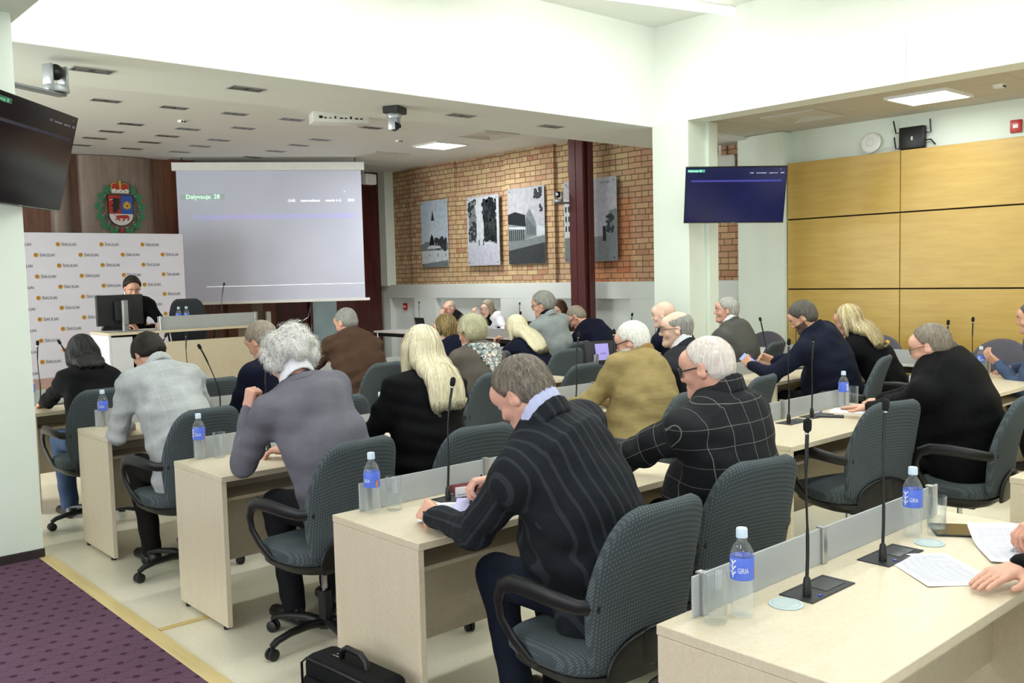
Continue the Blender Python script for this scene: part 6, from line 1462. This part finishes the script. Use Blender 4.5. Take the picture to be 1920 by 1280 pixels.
# ---- officials along the brick wall, and the chairman
P['official1'] = person(dict(label='thoughtful bald man in black with a hand over his mouth behind the far laptop', head=(9.50, 12.22, 1.125), hip=(9.82, 12.30), heading=-math.pi/2, z=.60, pitch=.35, yaw=.10, cloth=BLK, hair=('balding', HG['stub']), hth=.005, bald=(0, .03, .13), baldr=(.085, .12, .085), skin=RUD, sw=.20, bulk=1.1, res=.017, hres=.0085, seed=23, sc=1.04,
    wL=(9.33, 12.20, .96), fL=(-.1, .05, 1), nL=(1, 0, 0), hl='relax', wR=(9.36, 12.45, .83), pL=(-.6, -.6, -.8)))
P['official2'] = person(dict(label='long haired ash blonde woman in a white blouse and black vest beside the wall', head=(9.50, 11.25, 1.135), hip=(9.84, 11.10), heading=-math.pi/2-.3, z=.60, pitch=.30, yaw=.05, roll=-.12, fem=True, cloth=SHW, garment='blouse', hair=('long', HG['ash']), hth=.016, hlen=.20, hback=.0, skin=PAL, sw=.175, bulk=.92, res=.016, hres=.008, seed=24, sc=1.04,
    strands=dict(n=500, length=.26, step=.024, wid=.0022, down=.75, jit=.12), wL=(9.34, 11.05, .80), wR=(9.38, 11.42, 1.02), fR=(-.2, 0, 1), nR=(.8, 0, 0), hr='hold', pR=(0, .5, -1)))
P['official3'] = person(dict(label='woman with wavy chestnut hair and dark olive jacket beside the maroon column', head=(9.62, 9.74, 1.13), hip=(9.92, 9.98), heading=-math.pi/2-.1, z=.60, pitch=.42, yaw=.0, fem=True, cloth=OLV, hair=('long', HG['chest']), hth=.018, hlen=.20, hback=.0, skin=PAL, sw=.175, bulk=.95, res=.016, hres=.008, seed=25, sc=1.04,
    strands=dict(n=500, length=.26, step=.024, wid=.0022, down=.7, jit=.25, curl=.3), collars=[col_shirt(SHW)]))
P['chairman'] = person(dict(suit=True, label='man in a dark suit with short brown hair reading behind the rostrum monitor', head=(3.88, 10.92, 1.615), hip=(3.90, 11.20), heading=math.pi, floor=.40, z=.58, hth=.022, pitch=.42, recede=.03, yaw=.12, cloth=BLK, hair=('short', HG['dark']), skin=FAIR, sw=.20, collars=[col_shirt(SHW)], res=.015, hres=.0065, seed=26,
    strands=dict(n=500, length=.04, step=.008, wid=.0013, jit=.3), wL=(4.10, 10.66, 1.205), fL=(-.5, -.7, 0), nL=(0, 0, -1), wR=(3.72, 10.7, 1.20), fR=(.4, -.8, 0), nR=(0, 0, -1), legs=True))
# chairs of the officials and the chairman
for x, y, lab in ((9.86, 12.30, 'round backed purple grey chair under the thoughtful bald man'), (9.88, 11.12, 'round backed purple grey chair under the ash blonde woman')):
    o = dup(rc0, (x+.14, y, .02), math.pi/2, lab)
o = dup(cp, (3.90, 11.12, .40), math.pi, 'dark office chair under the chairman at the rostrum')

# ---- scarf, vest, watch, phone, pen held by people
def child_sdf(p, name, prims, mats, h=.008, it=1):
    v, f = snet(prims, h); v = relax(v, f, it, .4); return quads(name, [(v, f, 0)], mats, p['root'])
m, t, pb = nt('flowered_scarf'); v = coords(t); vo = t.nodes.new('ShaderNodeTexVoronoi'); vo.inputs['Scale'].default_value = 26; t.links.new(v, vo.inputs[0]); vo.feature = 'DISTANCE_TO_EDGE'
c = mixc(t, ramp(t, noise_tex(t, v, 22, 3), [(.46, (0, 0, 0, 1)), (.54, (1, 1, 1, 1))]), lin('#d9cfc4'), lin('#8c9a96')); c = mixc(t, ramp(t, vo.outputs['Distance'], [(.02, (1, 1, 1, 1)), (.09, (0, 0, 0, 1))]), c, lin('#2c2c3c'))
t.links.new(c, pb.inputs['Base Color']); setp(pb, rough=.6)
q = P['scarf']; N, su, rt_, fd_ = q['N'], q['su'], q['right'], q['fwd']
pr = []
for i in range(16):
    a = 2*math.pi*i/16; a2 = 2*math.pi*(i+1)/16; R_ = .080
    f_ = lambda a: N+su*.040+np.array([0, .012, 0])+rt_*math.cos(a)*R_+fd_*math.sin(a)*R_
    pr.append(cone(f_(a), f_(a2), .022, .022, .012))
def surf(p, dirv, prims, far=.22):
    p = np.array(p, float); go = 0
    while go < far:
        d_ = float(field(prims, p[None])[0])
        if d_ < .001: break
        st_ = min(max(d_*.7, .0015), far-go+1e-4); p = p+dirv*st_; go += st_
    return p
for k in range(9):
    t_ = k/8; wdt = .135*(1-t_)+.004; 
    for u_ in (-1, -.5, 0, .5):
        c_ = N+su*(.030-.24*t_)+rt_*wdt*u_-fd_*.25; c2_ = N+su*(.030-.24*t_)+rt_*wdt*(u_+.5)-fd_*.25
        pr.append(cone(surf(c_, fd_, q['J']), surf(c2_, fd_, q['J']), .017, .017, .01))
child_sdf(q, 'scarf', pr, [m], .0075)
q = P['official2']; pr = [cone(q['hip'], q['hip']+(q['ch']-q['hip'])*.5, .165, .165, .05, flat=(q['fwd'], .86)), cone(q['hip']+(q['ch']-q['hip'])*.5, q['ch']+q['su']*.06, .165, .150, .05, flat=(q['fwd'], .86)), cone(q['ch']+q['su']*.06, q['N']-q['su']*.05, .13, .09, .05, flat=(q['fwd'], .9))]
child_sdf(q, 'vest', pr, [BLK], .013)
q = P['stripe']; E_, W_, fd1, pn1, _ = q['ARM']['L']; u_ = nv(W_-E_); g = G()
a_ = nv(np.cross(u_, [0, 0, 1])); b_ = np.cross(u_, a_); c0 = W_+u_*.006
P_ = [tuple(c0+(a_*math.cos(t)+b_*math.sin(t)*.86)*.0315) for t in [2*math.pi*i/28 for i in range(29)]]
g.tube(P_, .0035, 6, flat=(1.0, 3.2), up=tuple(u_), cap=False)
wm = g.build('watch', BLACK, q['root'], 60)
nn = -nv(a_)*1.0; 
fr_ = Matrix(((u_[0], np.cross(nn, u_)[0], nn[0]), (u_[1], np.cross(nn, u_)[1], nn[1]), (u_[2], np.cross(nn, u_)[2], nn[2]))).to_4x4()
fr_.translation = Vector(c0+nn*.034)
wf = G().box(-.018, .018, -.021, .021, -.005, .005, .004, seg=2, rot=fr_); wf.build('watch_case', SCG, wm, 60)
def held(p, key, name, label, cat, g, mats, off, dirv=None, up_=None):
    """a thing lying in a hand: placed at palm centre in world space"""
    E_, W_, fd1, pn1, s_ = p['ARM'][key]; a = p['s']['heading']; ca, sa = math.cos(a), math.sin(a); RI = np.array([[ca, sa, 0], [-sa, ca, 0], [0, 0, 1]])
    n1 = nv(pn1-fd1*(pn1 @ fd1)); c0 = W_+fd1*off[0]+n1*off[1]+np.cross(fd1, n1)*off[2]
    w = RI @ c0+np.array([*p['s']['hip'], p['s']['floor']]); z_ = Vector(RI @ (nv(dirv) if dirv is not None else fd1)); n_ = Vector(RI @ n1); x_ = z_.cross(n_).normalized(); n_ = x_.cross(z_)
    r = thing(name, label, cat, tuple(w)); r.rotation_mode = 'XYZ'; M_ = Matrix((x_, n_, z_)).transposed(); r.rotation_euler = M_.to_euler(); g.build('body', mats, r, 50); return r
held(P['stripe'], 'R', 'pen', 'black pen held by the man in the charcoal striped suit', 'pen', G().tube([(0, 0, -.07), (0, 0, -.066), (0, 0, .06)], [.001, .004, .0045], 10), BLACK, (.085, .030, -.02), dirv=(-.5, .2, .75))
r = held(P['phone'], 'L', 'smartphone', 'smartphone with pale blue lit screen held by the navy suit man', 'phone', G().box(-.037, .037, -.004, .004, -.075, .075, .004, seg=2), BLACK, (.075, .042, 0))
G().box(-.034, .034, .0042, .0048, -.070, .070).build('display', emit('phone_screen', '#8fa6ee', .9), r)
held(P['reader'], 'R', 'pen', 'pale pen held over the tablet at the right edge', 'pen', G().tube([(0, 0, -.07), (0, 0, -.066), (0, 0, .06)], [.001, .004, .0045], 10), SILV, (.085, .030, -.02), dirv=(-.3, .5, .6))
